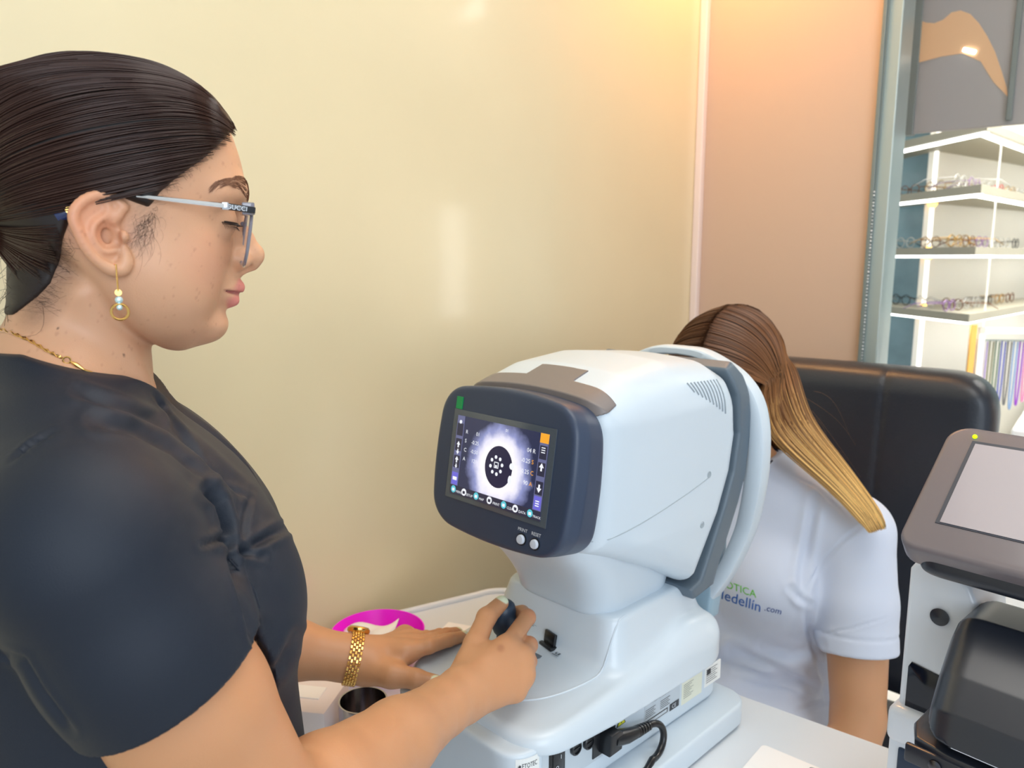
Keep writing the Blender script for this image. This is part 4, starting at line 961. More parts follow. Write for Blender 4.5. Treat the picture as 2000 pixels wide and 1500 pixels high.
def lowerbody(P):
    Pm = np.abs(P*np.array([1, 0, 0]))+P*np.array([0, 1, 1])
    d = ell(P, (0, -.03, .72), (.18, .13, .14))
    d = smin(d, chain(Pm, [(.09, -.03, .70), (.10, -.02, .42), (.10, -.06, .10), (.10, -.05, .06)], [.095, .062, .042, .040], .02), .04)
    return smin(d, cone(Pm, (.10, -.06, .04), (.11, .10, .03), .038, .030), .02)
torZ = bodyzone(lambda P: smin(torsofn(P), lowerbody(P), .03), (-.22, -.20, .0), (.22, .17, 1.27), .006)
V, Q = merge([headZ, armZR, armZL, torZ])
N = vnormals(V, Q)
def C3(r, g, b): return np.array(srgb(r, g, b)[:3])
base = np.tile(C3(216, 165, 130), (len(V), 1))
nH = len(headZ[0]); armm = np.zeros(len(V), bool); armm[nH:] = True
base[armm] = C3(204, 148, 107)
px = pr_W(V); Vm = np.abs(V*np.array([1, 0, 0]))+V*np.array([0, 1, 1])
def blend(mask, c): global base; base = base*(1-mask[:, None])+np.array(c)*mask[:, None]
ss = lambda d, a, b: 1-np.clip((d-a)/(b-a), 0, 1)
hd_m = (~armm).astype(float)
lipd = np.minimum(chain(Vm.astype(np.float32), [(.0, .0755, 1.3365), (.006, .0752, 1.3370), (.024, .0605, 1.3350)], [.0052, .0056, .0016], .003), chain(Vm.astype(np.float32), [(.0, .0712, 1.3262), (.008, .0700, 1.3265), (.022, .0605, 1.3330)], [.0056, .0056, .0018], .003))
blend(hd_m*ss(lipd, .0002, .0016)*.85, C3(205, 118, 112))
blend(hd_m*ss(seg_dist(Vm, [(.0, .0795, 1.3315), (.010, .0765, 1.3318), (.0255, .0615, 1.3358)]), .0012, .0026)*.6, C3(140, 68, 68))
blend(hd_m*ss(np.linalg.norm(Vm-np.array([.046, .046, 1.358]), axis=1), .004, .030)*.30, C3(226, 140, 118))
blend(hd_m*ss(np.linalg.norm(Vm-np.array([.080, -.022, 1.385]), axis=1), .010, .034)*.30, C3(222, 130, 100))
# fine sideburn down along the hairline, freckles
sb = [wl(*p, .070) for p in ((285, 420), (272, 445), (262, 470))]; fz = .5+.5*vnoise(V, 2200, 3)
blend(hd_m*(V[:, 0] > .03)*ss(seg_dist(V, sb), .003, .016)*.38*fz, C3(60, 40, 34))
nb = [wl(*p, .045) for p in ((150, 462), (118, 530), (80, 580), (60, 600))]
blend(hd_m*ss(seg_dist(V, nb), .006, .020)*.55*(.6+.4*fz), C3(50, 34, 28))
frk = vnoise(V, 700, 11); blend(hd_m*np.clip((frk-.52)*6, 0, 1)*.22, C3(150, 95, 75))
for p, l in (((242, 694), .05), ((112, 641), .04)):
    m_ = wl(*p, l); blend(hd_m*ss(np.linalg.norm(px-np.array(p), axis=1), 1.6, 3.0)*(V[:, 0] > 0)*.8, C3(70, 40, 30))
# eyelid crease line
blend(hd_m*ss(seg_dist(Vm, [(.020, .0760, 1.3965), (.032, .0770, 1.3985), (.044, .0690, 1.3960)]), .0006, .0018)*.35, C3(150, 100, 80))
# nails (pale yellow green polish)
nail = C3(232, 238, 206)
def nailmask(tip, prev, upv, r=.0056):
    tip = V3(tip); prev = V3(prev); ax_ = (tip-prev)/np.linalg.norm(tip-prev); u = V3(upv); u = u-ax_*(u@ax_); u /= np.linalg.norm(u)
    c = tip+ax_*.0015+u*.007; return ss(np.linalg.norm(V-c, axis=1), r, r+.0010)*((V-tip)@u > .0018)
blend(nailmask(tR[3], tR[2], (.5, -.2, .9), .0078), nail); blend(nailmask(tL[3], tL[2], (.7, -.2, .7), .0070), nail)
for f in fL: blend(nailmask(f[3], f[2], (.1, 0, 1), .0055), nail)
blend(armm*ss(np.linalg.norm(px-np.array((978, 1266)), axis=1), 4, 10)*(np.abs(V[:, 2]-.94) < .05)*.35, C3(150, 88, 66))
for f in fR[:3]:
    blend(ss(np.linalg.norm(V-V3(f[1]), axis=1), .009, .015)*.25, C3(200, 110, 84))
me = fast_mesh('body', V, Q); set_col(me, base); body = put('body', me, woman, skin)

# --- eyes, lashes, brows
EYE = V3((.0325, .0618, 1.3885))
M_eye = mat('eye_white', srgb(225, 215, 210), .1, coat=.5); M_iris = mat('dark_iris', srgb(38, 24, 18), .08, coat=1)
for sx_ in (1, -1):
    MB().sphere((sx_*EYE[0], EYE[1]+.0002, EYE[2]-.0006), .0122, n=24).build('eyeball', M_eye, woman, smooth=True)
    ln = MB(); lidp = lambda a, dz=0: EYE*V3((sx_, 1, 1))+V3((sx_*math.sin(a)*.01415, math.cos(a)*.01415, -.0012-.0016*math.cos(a)+dz))
    for k in range(44):       # upper lashes along the lid edge, looking down
        a = R_(-50+132*k/43); p0 = lidp(a); dr = V3((sx_*math.sin(a)*.9, math.cos(a), -.45)); dr /= np.linalg.norm(dr); L_ = .0042+.0020*math.sin(max(a, 0))+RNG.uniform(-.0005, .0005)
        ln.tube([p0-dr*.001, p0+dr*L_*.6+V3((0, 0, -.0004)), p0+dr*L_+V3((0, 0, .0003))], [.00034, .00024, .00008], 4)
    ln.tube([lidp(R_(a)) for a in range(-52, 84, 8)], .00085, 6)
    for k in range(14):
        a = R_(10+64*k/13); p0 = lidp(a, -.0030); dr = V3((sx_*math.sin(a)*.5, math.cos(a)*.5, -.8)); dr /= np.linalg.norm(dr); ln.tube([p0-dr*.0006, p0+dr*.0028], [.0002, .00006], 4)
    ln.build('eyelashes', mat('lash_black', srgb(34, 20, 16), .5), woman)
M_hair = mat('dark_brown_hair', srgb(56, 33, 26), rough=.24, spec=.5, aniso=.0, coat=.0)
def hfn(P): return headfn(P, False)
def snap(P, off=0.0, it=14):
    P = np.array(P, np.float32).reshape(-1, 3)
    for _ in range(it):
        d = hfn(P)-off; e = .0006; G = np.stack([hfn(P+np.array(v, np.float32)*e)-hfn(P-np.array(v, np.float32)*e) for v in np.eye(3)], 1)/(2*e); P = (P-(d/((G*G).sum(1)+1e-6))[:, None]*G*.9).astype(np.float32)
    return P
for sx_ in (1, -1):
    bw = MB(); arcp = [(.011, .084, 1.4065), (.022, .082, 1.4120), (.034, .075, 1.4150), (.045, .066, 1.4140), (.053, .057, 1.4110)]
    ts = RNG.uniform(0, 1, 380); X_ = [np.interp(ts, np.linspace(0, 1, 5), [a[i] for a in arcp]) for i in range(3)]
    th_ = np.interp(ts, [0, .4, 1], [.0040, .0046, .0020]); zz_ = X_[2]+RNG.uniform(-1, 1, 380)*th_
    P0 = snap(np.stack([sx_*X_[0], X_[1], zz_], 1), .0002); t2 = np.clip(ts+.10, 0, 1.1)
    P1 = snap(np.stack([sx_*(X_[0]+.0045), X_[1]-.003, zz_+np.interp(ts, [0, .5, 1], [.0035, .0006, -.003])], 1), .0007)
    for a_, b_ in zip(P0, P1): bw.tube([a_, (a_+b_)/2+V3((0, 0, .0001)), b_], [.00022, .00018, .00005], 3)
    bw.build('eyebrow', mat('brow_hair', srgb(128, 86, 62), .65), woman)

# --- hair: cap and strands swept back
HL = [wl(*p, .066)[1:] for p in ((436, 280), (400, 315), (352, 350), (318, 380), (304, 400), (292, 412), (268, 404), (246, 396), (228, 386), (189, 380), (150, 402), (140, 440), (128, 470), (116, 520), (100, 560), (70, 590))]
front = wl(455, 264, 0)[1:]; HLp = [tuple(front+V3((.03, .006)))]+[tuple(front)]+[tuple(h) for h in HL]+[(-.075, 1.318), (-.20, 1.30), (-.20, 1.6), (.12, 1.6)]
def hairmask(P):       # <0 inside hair
    x, y, z = P.T; k = np.clip(1-np.abs(x)/.060, 0, 1)
    return poly2(y-.004*k*0, z-.0*k, HLp)
def capfn(P):
    d = hfn(P)-.0045; n = neckfn(P)-.0022
    return smax(smin(d, n, .008), hairmask(P)+.002, .006)
Vc, Qc = sd_mesh(capfn, (-.10, -.13, 1.29), (.10, .11, 1.53), .0022)
put('hair_cap', fast_mesh('hair_cap', Vc, Qc if signed(Vc, Qc) > 0 else Qc[:, ::-1]), woman, mat('hair_scalp', srgb(30, 20, 17), .5))
A_ = V3((0, .088, 1.440)); G_ = V3((0, -.112, 1.385))
axd = (G_-A_)/np.linalg.norm(G_-A_); up0 = V3((0, 0, 1)); up0 = up0-axd*(up0@axd); up0 /= np.linalg.norm(up0); rt0 = np.cross(axd, up0)
def solid(P): return smin(hfn(P), neckfn(P)+.001, .010)
nphi = 760; nt_ = 34
phi = np.linspace(-math.pi, math.pi, nphi, endpoint=False)+RNG.uniform(-.003, .003, nphi); t_ = np.linspace(0, 1, nt_)**1.25; t_[0] = .004
Ctr = A_+axd*0.0+np.outer(t_, (G_-A_))
dirs = np.cos(phi)[:, None]*up0+np.sin(phi)[:, None]*rt0
lo_ = np.zeros((nphi, nt_)); hi_ = np.full((nphi, nt_), .16)
for _ in range(22):
    mid = (lo_+hi_)/2; P = (Ctr[None]+dirs[:, None]*mid[..., None]).reshape(-1, 3).astype(np.float32); ins_ = (solid(P).reshape(nphi, nt_) < .0)
    lo_ = np.where(ins_, mid, lo_); hi_ = np.where(ins_, hi_, mid)
base_r = (lo_+hi_)/2
# smooth each strand radius so it glides over small forms
for _ in range(1): base_r[:, 1:-1] = base_r[:, 1:-1]*.5+.25*(base_r[:, :-2]+base_r[:, 2:])
sv = []; sf = []; cnt = 0
def add_strip(P, r):
    """thin three-sided strand"""
    global cnt
    n = len(P); Tn = np.gradient(P, axis=0); Tn /= np.linalg.norm(Tn, axis=1, keepdims=True)+1e-9
    a = np.cross(Tn, V3((0.3, .5, .8))); a /= np.linalg.norm(a, axis=1, keepdims=True)+1e-9; b = np.cross(Tn, a)
    for k in range(3):
        an = 2*math.pi*k/3; sv.append(P+(a*math.cos(an)+b*math.sin(an))*r[:, None])
    i = np.arange(n-1)
    for k in range(3):
        k2 = (k+1) % 3; sf.append(np.stack([cnt+k*n+i, cnt+k2*n+i, cnt+k2*n+i+1, cnt+k*n+i+1], 1))
    cnt += 3*n
STR = []
for layer in range(3):
    for j in range(nphi):
        if layer and RNG.random() > .8: continue
        off = .0046+.0008*layer+RNG.uniform(0, .0007)
        wob = np.interp(t_, [0, .3, .6, 1], RNG.normal(0, .0009, 4)); ph = phi[j]+np.interp(t_, [0, .5, 1], RNG.normal(0, .014, 3))
        dd = np.cos(ph)[:, None]*up0+np.sin(ph)[:, None]*rt0
        P = Ctr+dd*(base_r[j]+off)[:, None]
        m_ = hairmask(P.astype(np.float32)) < RNG.uniform(-.0035, .0015)
        STR.append((P, m_, off)); continue
        idx = np.where(m_)[0]
        if len(idx) < 5: continue
        i0 = idx[0]
        seg_ = P[i0:]
        if not m_[i0:].mean() > .8: continue
        n = len(seg_); # dense resample
        tt_ = np.linspace(0, n-1, max(14, int(n*1.2))); seg_ = np.stack([np.interp(tt_, np.arange(n), seg_[:, k]) for k in range(3)], 1)
        # rise from the scalp at the root
        rr = np.full(len(seg_), .00042); rr[0] = .00012; rr[1] = .0003
        add_strip(seg_, rr)
AP = np.stack([p for p, _, _ in STR]).astype(np.float32); AO = np.repeat(np.array([o for _, _, o in STR], np.float32), nt_).reshape(len(STR), nt_)
for _ in range(4):      # lay every strand on the scalp
    Pf = AP.reshape(-1, 3); e = .0008; f0 = solid(Pf).reshape(AO.shape)
    G = np.stack([solid(Pf+np.array(v, np.float32)*e)-solid(Pf-np.array(v, np.float32)*e) for v in np.eye(3)], 1)/(2*e); G = G.reshape(AP.shape); g2 = (G*G).sum(-1)+1e-4
    st_ = np.clip((AO-f0)/g2, -.004, .004); AP = AP+(st_[..., None]*G).astype(np.float32)
for _ in range(4): AP[:, 1:-1] = AP[:, 1:-1]*.5+.25*(AP[:, :-2]+AP[:, 2:])
for (P0_, m_, off), P in zip(STR, AP.astype(float)):
    idx = np.where(m_)[0]
    if len(idx) < 5: continue
    i0 = idx[0]
    if not m_[i0:].mean() > .8: continue
    seg_ = P[i0:]; n = len(seg_); t2_ = np.linspace(0, n-1, max(16, int(n*1.4))); seg_ = np.stack([sm_interp(t2_, np.arange(n), seg_[:, k]) for k in range(3)], 1).astype(float)
    rr = np.full(len(seg_), .00042); rr[0] = .00010; rr[1] = .00028; add_strip(seg_, rr)
# knot of hair behind the head, and its loose tail
kn = V3((0, -.128, 1.392))
for j in range(420):
    a = RNG.uniform(0, 2*math.pi); c, s_ = math.cos(a), math.sin(a); R1 = RNG.uniform(.016, .034); z_ = RNG.uniform(-.030, .030); tt_ = np.linspace(0, 2*math.pi*.7, 16)+a
    P = kn+np.stack([np.cos(tt_)*R1*1.1, z_*.6*np.ones(16)+.004*np.sin(tt_*2), np.sin(tt_)*R1], 1); add_strip(P, np.full(16, .0005))
# flyaway wisps at the nape
for j in range(46):
    p0 = wl(RNG.uniform(8, 60), RNG.uniform(500, 600), RNG.uniform(.0, .03)); L_ = RNG.uniform(.02, .05); bend = RNG.normal(0, .014, 3); t5 = np.linspace(0, 1, 14)[:, None]
    P = p0+t5*V3((RNG.uniform(-.01, .02), RNG.uniform(-.025, .0), -L_))+np.sin(t5*math.pi)*bend; add_strip(P, np.linspace(.00016, .00005, 14))
# baby hairs on the front hairline
for j in range(0):
    p = HLp[1:8]; k = RNG.uniform(0, 6); i = int(k); f = k-i; q_ = V3(p[i])*(1-f)+V3(p[min(i+1, 6)])*f; side_ = RNG.choice([-1, 1])
    P0 = snap([[side_*np.interp(k, [0, 1, 6], [.0, .03, .066]), q_[0]+RNG.uniform(0, .004), q_[1]-RNG.uniform(0, .004)]], .0004)[0]
    P1 = snap([P0+V3((side_*.0015, -.004, .0015))], .0008)[0]; P2_ = snap([P1+V3((side_*.001, -.007, .002))], .004)[0]
    t5 = np.linspace(0, 1, 7)[:, None]; P = (1-t5)**2*P0+2*t5*(1-t5)*P1+t5**2*P2_; add_strip(P, np.linspace(.00006, .00014, 7))
def onskin(px_, py_, l0=.12):
    P = np.array([wl(px_, py_, l0)], np.float32); r = ray(px_, py_); rW = np.array([r@WR, r@WF, r[2]]); rW /= np.linalg.norm(rW)
    for _ in range(40): P = (P+np.maximum(solid(P), -.01)[:, None]*.9*rW).astype(np.float32)
    return P[0].astype(float)
def fuzz(n, ax_, bx_, width, ln_, curl, dirv, r0):
    for j in range(n):
        f = RNG.uniform(0, 1); a_, b_ = V3(ax_), V3(bx_); c = a_+(b_-a_)*f; q_ = onskin(c[0]+RNG.normal(0, width), c[1]+RNG.normal(0, width)); t5 = np.linspace(0, 1, 9)[:, None]; L1 = ln_*RNG.uniform(.5, 1.2); ph = RNG.uniform(0, 6.28)
        d_ = V3(dirv)+RNG.normal(0, .35, 3)*V3((.2, 1, 1)); P = q_+V3((.0005, 0, 0))+t5*d_*L1+np.concatenate([0*t5, np.sin(t5*curl+ph)-math.sin(ph), np.cos(t5*curl+ph)-math.cos(ph)], 1)*L1*.22
        for _ in range(2): dd_ = solid(P.astype(np.float32)); P = P+np.maximum(.0003-dd_, 0)[:, None]*V3((1, 0, 0))
        add_strip(P, np.linspace(r0, r0*.4, 9))
fuzz(120, (300, 412, 0), (272, 468, 0), 9, .010, 4, (.0, -.35, -.9), .00006)
fuzz(40, (420, 300, 0), (320, 392, 0), 4, .008, 2, (0, -.8, .5), .00006)
fuzz(170, (140, 470, 0), (95, 600, 0), 16, .016, 2, (0, -.9, .25), .00007)
me = fast_mesh('hair', np.concatenate(sv), np.concatenate(sf)); put('hair', me, woman, M_hair)
# --- scrub top and trousers
M_scrub = mat('navy_black_scrub', srgb(8, 23, 41), rough=.58, sheen=.02, bump=.25, bscale=1500)
def sleeve_fn(P, s, e, sgn):
    a = V3(s)+V3((0, 0, .0)); b = along(s, e, .50)
    return chain(P, [tuple(a), along(s, e, .25), b], [.060, .0625, .0630], .01)
HEMN = {}
def hemplane(s, e, tiltv, t=.60):
    n = V3(e)-V3(s); n /= np.linalg.norm(n); n = n+V3(tiltv); n /= np.linalg.norm(n); c = V3(along(s, e, t)); return n, c
hnR, hcR = hemplane(sR, eR, (0, .04, 0), .385); hnL, hcL = hemplane(sL, eL, (0, 0, 0), .42)
def creases(P):
    x, y, z = P.T
    return .0016*np.sin((z+.6*y)*95+8*x)*np.exp(-((z-1.10)/.06)**2)+.0012*vnoise(P, 45, 5)
def topfn(P):
    body_ = torsofn(P)-.009
    dr = sleeve_fn(P, sR, eR, 1); dl = sleeve_fn(P, sL, eL, -1)
    dr = smax(dr, (P-hcR.astype(np.float32))@hnR.astype(np.float32), .003); dl = smax(dl, (P-hcL.astype(np.float32))@hnL.astype(np.float32), .003)
    d = smin(smin(body_, dr, .022), dl, .022)
    d = smin(d, smin(neckfn(P)-.007, body_, .02)+0*d, .012)
    # neckline: higher at the nape, falling to a V in front
    x, y, z = P.T; ax = np.abs(x)
    zc = 1.2955-.33*np.clip(y+.070, 0, 1)-.9*np.clip(y+.012, 0, 1)**1.0*np.clip(1-ax/.05, 0, 1)-.10*np.clip(ax-.085, 0, 1)
    nz_ = np.clip(1-ax/.14, 0, 1)
    d = smax(d, np.where(ax < .13, (z-zc)*.9, -1), .002)
    for s, e, hn, hc in ((sR, eR, hnR, hcR), (sL, eL, hnL, hcL)):
        inner = np.maximum(cone(P, along(s, e, .3), along(s, e, .95), .0585, .0600), -((P-hc.astype(np.float32))@hn.astype(np.float32))-.020)
        d = np.maximum(d, -inner)
    return smax(d, .74-z, .004)
V, Q = sd_mesh(topfn, (-.30, -.20, .72), (.26, .18, 1.33), .0026 if not globals().get('FASTMESH') else .005)
if signed(V, Q) < 0: Q = Q[:, ::-1]
# sculpted creases and seams on the camera side
N = vnormals(V, Q); px = pr_W(V); vw = fromW(V)-CAM; Nw = N@np.stack([WR, WF, [0, 0, 1]]); facing = (Nw*vw).sum(1) < 0
def crease_on(V, N, px, facing, pts, width, depth, ridge=0):
    d = seg_dist(px, pts); m_ = facing*(np.exp(-(d/width)**2)*depth - ridge*np.exp(-((d-width*2.0)/width)**2))
    e0 = np.linalg.norm(px-np.array(pts[0]), axis=1); e1_ = np.linalg.norm(px-np.array(pts[-1]), axis=1); m_ = m_*np.clip(np.minimum(e0, e1_)/40+.15, 0, 1)
    return V-N*m_[:, None]
def crease(pts, width, depth, ridge=0):
    global V
    V = crease_on(V, N, px, facing, pts, width, depth, ridge)
crease([(400, 955), (425, 985), (436, 1020), (440, 1060)], 9, .009, .004)
crease([(440, 1060), (455, 1110), (478, 1180), (496, 1252)], 7, .006, .002)
crease([(395, 1065), (425, 1055), (445, 1068)], 6, .005, .002)
crease([(510, 1085), (470, 1078), (450, 1060)], 7, .005, .002)
crease([(20, 902), (60, 868), (110, 840)], 4, .0030, .001)
crease([(180, 825), (260, 838), (340, 880), (400, 930)], 10, .004, .002)
crease([(150, 765), (250, 800), (330, 838), (400, 895), (470, 960)], 9, .0035, .002)
crease([(0, 1275), (45, 1290), (80, 1350), (140, 1430)], 7, .003, .001)
crease([(300, 770), (340, 830), (400, 900), (450, 950), (490, 975)], 4, .0025, .001)
crease([(490, 960), (480, 1010), (470, 1060)], 6, .003, .001)
crease([(560, 1030), (520, 1050), (470, 1080)], 8, .004, .002)
crease([(580, 1240), (550, 1300), (520, 1330)], 10, .004, .002)
me = fast_mesh('scrub_top', V, Q); put('scrub_top', me, woman, M_scrub)
# raised seam down the side panel
def hit_top(px_, py_, l0=.30):
    P = np.array([wl(px_, py_, l0)], np.float32); r = ray(px_, py_); rW = np.array([r@WR, r@WF, r[2]]); rW /= np.linalg.norm(rW)
    for _ in range(60): P = (P+np.maximum(topfn(P), -.01)[:, None]*.7*rW).astype(np.float32)
    return P[0].astype(float)
sm = MB()
for o_ in (0, 5):
    pts = [hit_top(x+o_, y) for x, y in ((447, 1092), (462, 1108), (480, 1130), (494, 1155), (502, 1185), (504, 1215), (499, 1250))]
    sm.tube([p+V3((.0006, 0, 0)) for p in pts], .0007, 6)
sm.build('side_seam', M_scrub, woman, smooth=True)
# neckline facing stitched edge
nk = [hit_top(x, y+7) for x, y in ((4, 704), (40, 699), (70, 698), (112, 706))]
def trou(P): return smax(lowerbody(P)-.010, P[:, 2]-.79, .01)
V, Q = sd_mesh(lambda P: smax(trou(P), .10-P[:, 2], .005), (-.24, -.22, .08), (.24, .16, .82), .007); put('trousers', fast_mesh('t', V, Q if signed(V, Q) > 0 else Q[:, ::-1]), woman, M_scrub)
V, Q = sd_mesh(lambda P: smax(lowerbody(P)-.008, P[:, 2]-.085, .005), (-.2, -.15, -.02), (.2, .2, .11), .006); put('shoes', fast_mesh('t', V, Q if signed(V, Q) > 0 else Q[:, ::-1]), woman, M_blk)

# --- glasses
def inW(o): o.parent = woman; return o
def own(name, label, cat, at):
    """top-level empty standing at a point of the woman's frame, with her orientation"""
    p = fromW(V3(at)); return tag(empty(name, p, WA), label, cat)
g0 = V3((0, .085, 1.395)); gl = own('eyeglasses', 'clear and dark framed eyeglasses with silver temples worn by the standing woman', 'eyeglasses', g0)
M_frame = mat('clear_dark_frame', srgb(128, 124, 134), .12, coat=1); M_clear = mat('crystal_acetate', srgb(210, 205, 210), .08, coat=1, alpha=1); M_silver = mat('silver_temple', srgb(225, 232, 242), .16, metal=1)
M_lens = mat('spectacle_lens', srgb(120, 105, 130), rough=.05, alpha=.22, coat=.3); M_black = mat('temple_black', srgb(16, 16, 20), .15, coat=.6)
T_ = wl(497, 400, .062); Bm = wl(480, 508, .05)
lx = lambda z: None
fr = MB(); LN = []
tiltx = (T_[1]-Bm[1])/(T_[2]-Bm[2])
for sx_ in (1, -1):
    rim = []
    for k in range(37):
        a = 2*math.pi*k/36; u = math.cos(a); v = math.sin(a); e = .72; uu = np.sign(u)*abs(u)**e; vv = np.sign(v)*abs(v)**e
        zz = -.0185+.0225*vv; xx = .036+.0265*uu*(1+.05*vv); yy = T_[1]-.0855+.0855-g0[1]+tiltx*(zz-.004)-.055*max(0, xx-.02)**1.0*.35
        rim.append((sx_*xx, yy, zz))
    fr.tube(rim, .0013, 8, cap=False); LN.append(rim)
fr.tube([(-.0100, LN[0][18][1]+.0, -.008), (0, LN[0][18][1]+.003, -.006), (.0100, LN[0][18][1]+.0, -.008)], .0018, 8)
yF = LN[0][0][1]
for sx_ in (1, -1):
    fr.box((sx_*.060-.004, yF-.005, -.004), (sx_*.060+.007*sx_+.004, yF+.004, .005), .001)
fr.build('frame_front', M_frame, gl, smooth=True)
for sx_, rim in zip((1, -1), LN):
    c = np.mean([V3(p) for p in rim[:-1]], axis=0); mm = MB(); n = 36
    mm.add([tuple(c+V3((0, .0006, 0)))]+[tuple(V3(p)+V3((0, .0006, 0))) for p in rim[:-1]]+[tuple(c-V3((0, .0006, 0)))]+[tuple(V3(p)-V3((0, .0006, 0))) for p in rim[:-1]], [(0, 1+i, 1+(i+1) % n) for i in range(n)]+[(n+1, n+2+(i+1) % n, n+2+i) for i in range(n)]+[(1+i, n+2+i, n+2+(i+1) % n, 1+(i+1) % n) for i in range(n)])
    mm.build('lens', M_lens, gl, smooth=False)
for sx_ in (1, -1):
    h0 = wl(490, 410, .0715); h1 = wl(437, 402, .0725); h2 = wl(272, 383, .0752); h3 = wl(232, 381, .0690); h4 = wl(142, 408, .0705); h5 = wl(110, 423, .068)
    tr = [V3(q)-g0 for q in (h0, h1, h2, h3, h4, h5)]; tr = [q*V3((sx_, 1, 1)) for q in tr]
    m = MB(); m.tube([tr[1], along(tr[1], tr[2], .5), tr[2], tr[3]], [.0021, .0019, .0013, .0012], 8)
    tp_ = m.build('temple', M_silver, gl, smooth=True)
    dr = (tr[1]-tr[0]); dr /= np.linalg.norm(dr)
    m = MB(); Mx = Matrix.Translation(tr[0]*.55+tr[1]*.45)@Matrix.Rotation(math.atan2(-dr[2], -dr[1]), 4, 'X'); m.box((-.0012, -.0125, -.0024), (.0012, .0115, .0024), .0008, M=Mx); m.build('hinge_block', M_black, tp_, smooth=True)
    m = MB(); m.box((-.0014, -.0024, -.0028), (.0014, .0024, .0028), .0006, M=Matrix.Translation(tr[1]+dr*-.001)); m.build('hinge_cap', mat('chrome_cap', srgb(225, 225, 228), .12, metal=1), tp_, smooth=True)
    if sx_ == 1:
        V_, F_ = text_mesh('GUCCI', .0046, .0); Rm = Matrix.Translation(tr[0]*.55+tr[1]*.45)@Matrix.Rotation(math.atan2(-dr[2], -dr[1]), 4, 'X')@Matrix.Translation((.0016, 0, 0))@Matrix.Rotation(R_(90), 4, 'Z')@Matrix.Rotation(R_(90), 4, 'X')@Matrix.Translation((-.0085, -.0016, 0))
        MB().add([Rm@Vector(v) for v in V_], F_).build('temple_writing', M_ink, tp_)
    m = MB(); m.tube([tr[3], along(tr[3], tr[4], .6), tr[4], tr[5]], [.0012, .0016, .0040, .0044], 10, flat=.4); m.build('temple_tip', mat('navy_tip', srgb(28, 44, 92), .25, coat=.5), tp_, smooth=True)
    m = MB(); dd = tr[5]-tr[4]; c = V3(along(tr[4], tr[5], .18))+V3((sx_*.0024, 0, 0)); m.lathe([(.0016, 0), (.0024, 0), (.0024, .0004), (.0016, .0004)], n=18, M=Matrix.Translation(c)@Matrix.Rotation(R_(90*sx_), 4, 'Y')).build('gold_emblem', mat('polished_gold', srgb(235, 190, 110), .2, metal=1), tp_)
# --- earring
M_gold2 = mat('polished_gold', srgb(235, 190, 110), .2, metal=1); M_gem = mat('clear_stone', srgb(205, 235, 240), .03, coat=1, metal=.3)
for sx_, lab in ((1, 'gold drop earring with two clear stones and a ring in the near ear'), (-1, 'gold drop earring in the far ear turned away from the camera')):
    e0 = wl(227, 520, .0835)*V3((sx_, 1, 1)); er = own('earring', lab, 'earring', e0)
    s = 1.0
    MB().tube([(sx_*-.003, -.001, .001), (sx_*.0015, 0, .001), (sx_*.0025, 0, -.006), (sx_*.001, 0, -.0165)], .00055, 8).build('hook', M_gold2, er, smooth=True)
    MB().lathe([(.0014, -.0004), (.0022, -.0004), (.0022, .0004), (.0014, .0004)], n=18, M=Matrix.Translation((sx_*.001, 0, -.0175))@Matrix.Rotation(R_(90), 4, 'Y')).build('link', M_gold2, er, smooth=True)
    MB().sphere((sx_*.001, 0, -.0225), .0026, n=10).build('stone', M_gem, er); 
    MB().tube([(sx_*.001, .0052*math.cos(a), -.0305+.0052*math.sin(a)) for a in np.linspace(0, 2*math.pi, 29)], .00095, 8, cap=False).build('ring', M_gold2, er, smooth=True)
    MB().sphere((sx_*.0012, 0, -.0275), .0020, n=10).build('stone', M_gem, er)
# --- necklace
def skinhit(px_, py_, l0=.16):
    P = np.array([wl(px_, py_, l0)], np.float32); r = ray(px_, py_); rW = np.array([r@WR, r@WF, r[2]]); rW /= np.linalg.norm(rW)
    for _ in range(60): P = (P+np.maximum(headneck(P), -.01)[:, None]*.8*rW).astype(np.float32)
    return P[0].astype(float)
npx = [(2, 642), (30, 652), (60, 665), (90, 683), (112, 694), (122, 698)]
npt = [skinhit(*p) for p in npx]; nc = own('necklace', 'thin twisted gold chain necklace around the neck of the standing woman', 'necklace', npt[3]); o0 = npt[3]
dense = []
for a, b in zip(npt[:-1], npt[1:]):
    for k in range(8): dense.append(V3(a)+(V3(b)-V3(a))*k/8)
ch = MB()
for s_ in (0, math.pi):
    ch.tube([p-o0+V3((.0012, .0008*math.cos(i*.8+s_), .0008*math.sin(i*.8+s_))) for i, p in enumerate(dense)], .0005, 6)
ch.build('chain', M_gold2, nc, smooth=True)
q0 = skinhit(131, 703)-o0; q1_ = skinhit(150, 712)-o0; q2 = skinhit(165, 722)-o0; q3 = skinhit(180, 727)-o0
MB().tube([q0+V3((.0016, .0023*math.cos(a), .0023*math.sin(a))) for a in np.linspace(0, 6.28, 19)], .0006, 6).build('clasp', M_gold2, nc, smooth=True)
MB().tube([q0+V3((.0015, .002, -.001)), q1_+V3((.0015, 0, 0)), q2+V3((.0015, 0, 0))], [.0006, .0016, .0006], 8).tube([q2+V3((.0012, 0, 0)), q3+V3((.001, 0, 0))], .0007, 6).build('clasp_tag', M_gold2, nc, smooth=True)
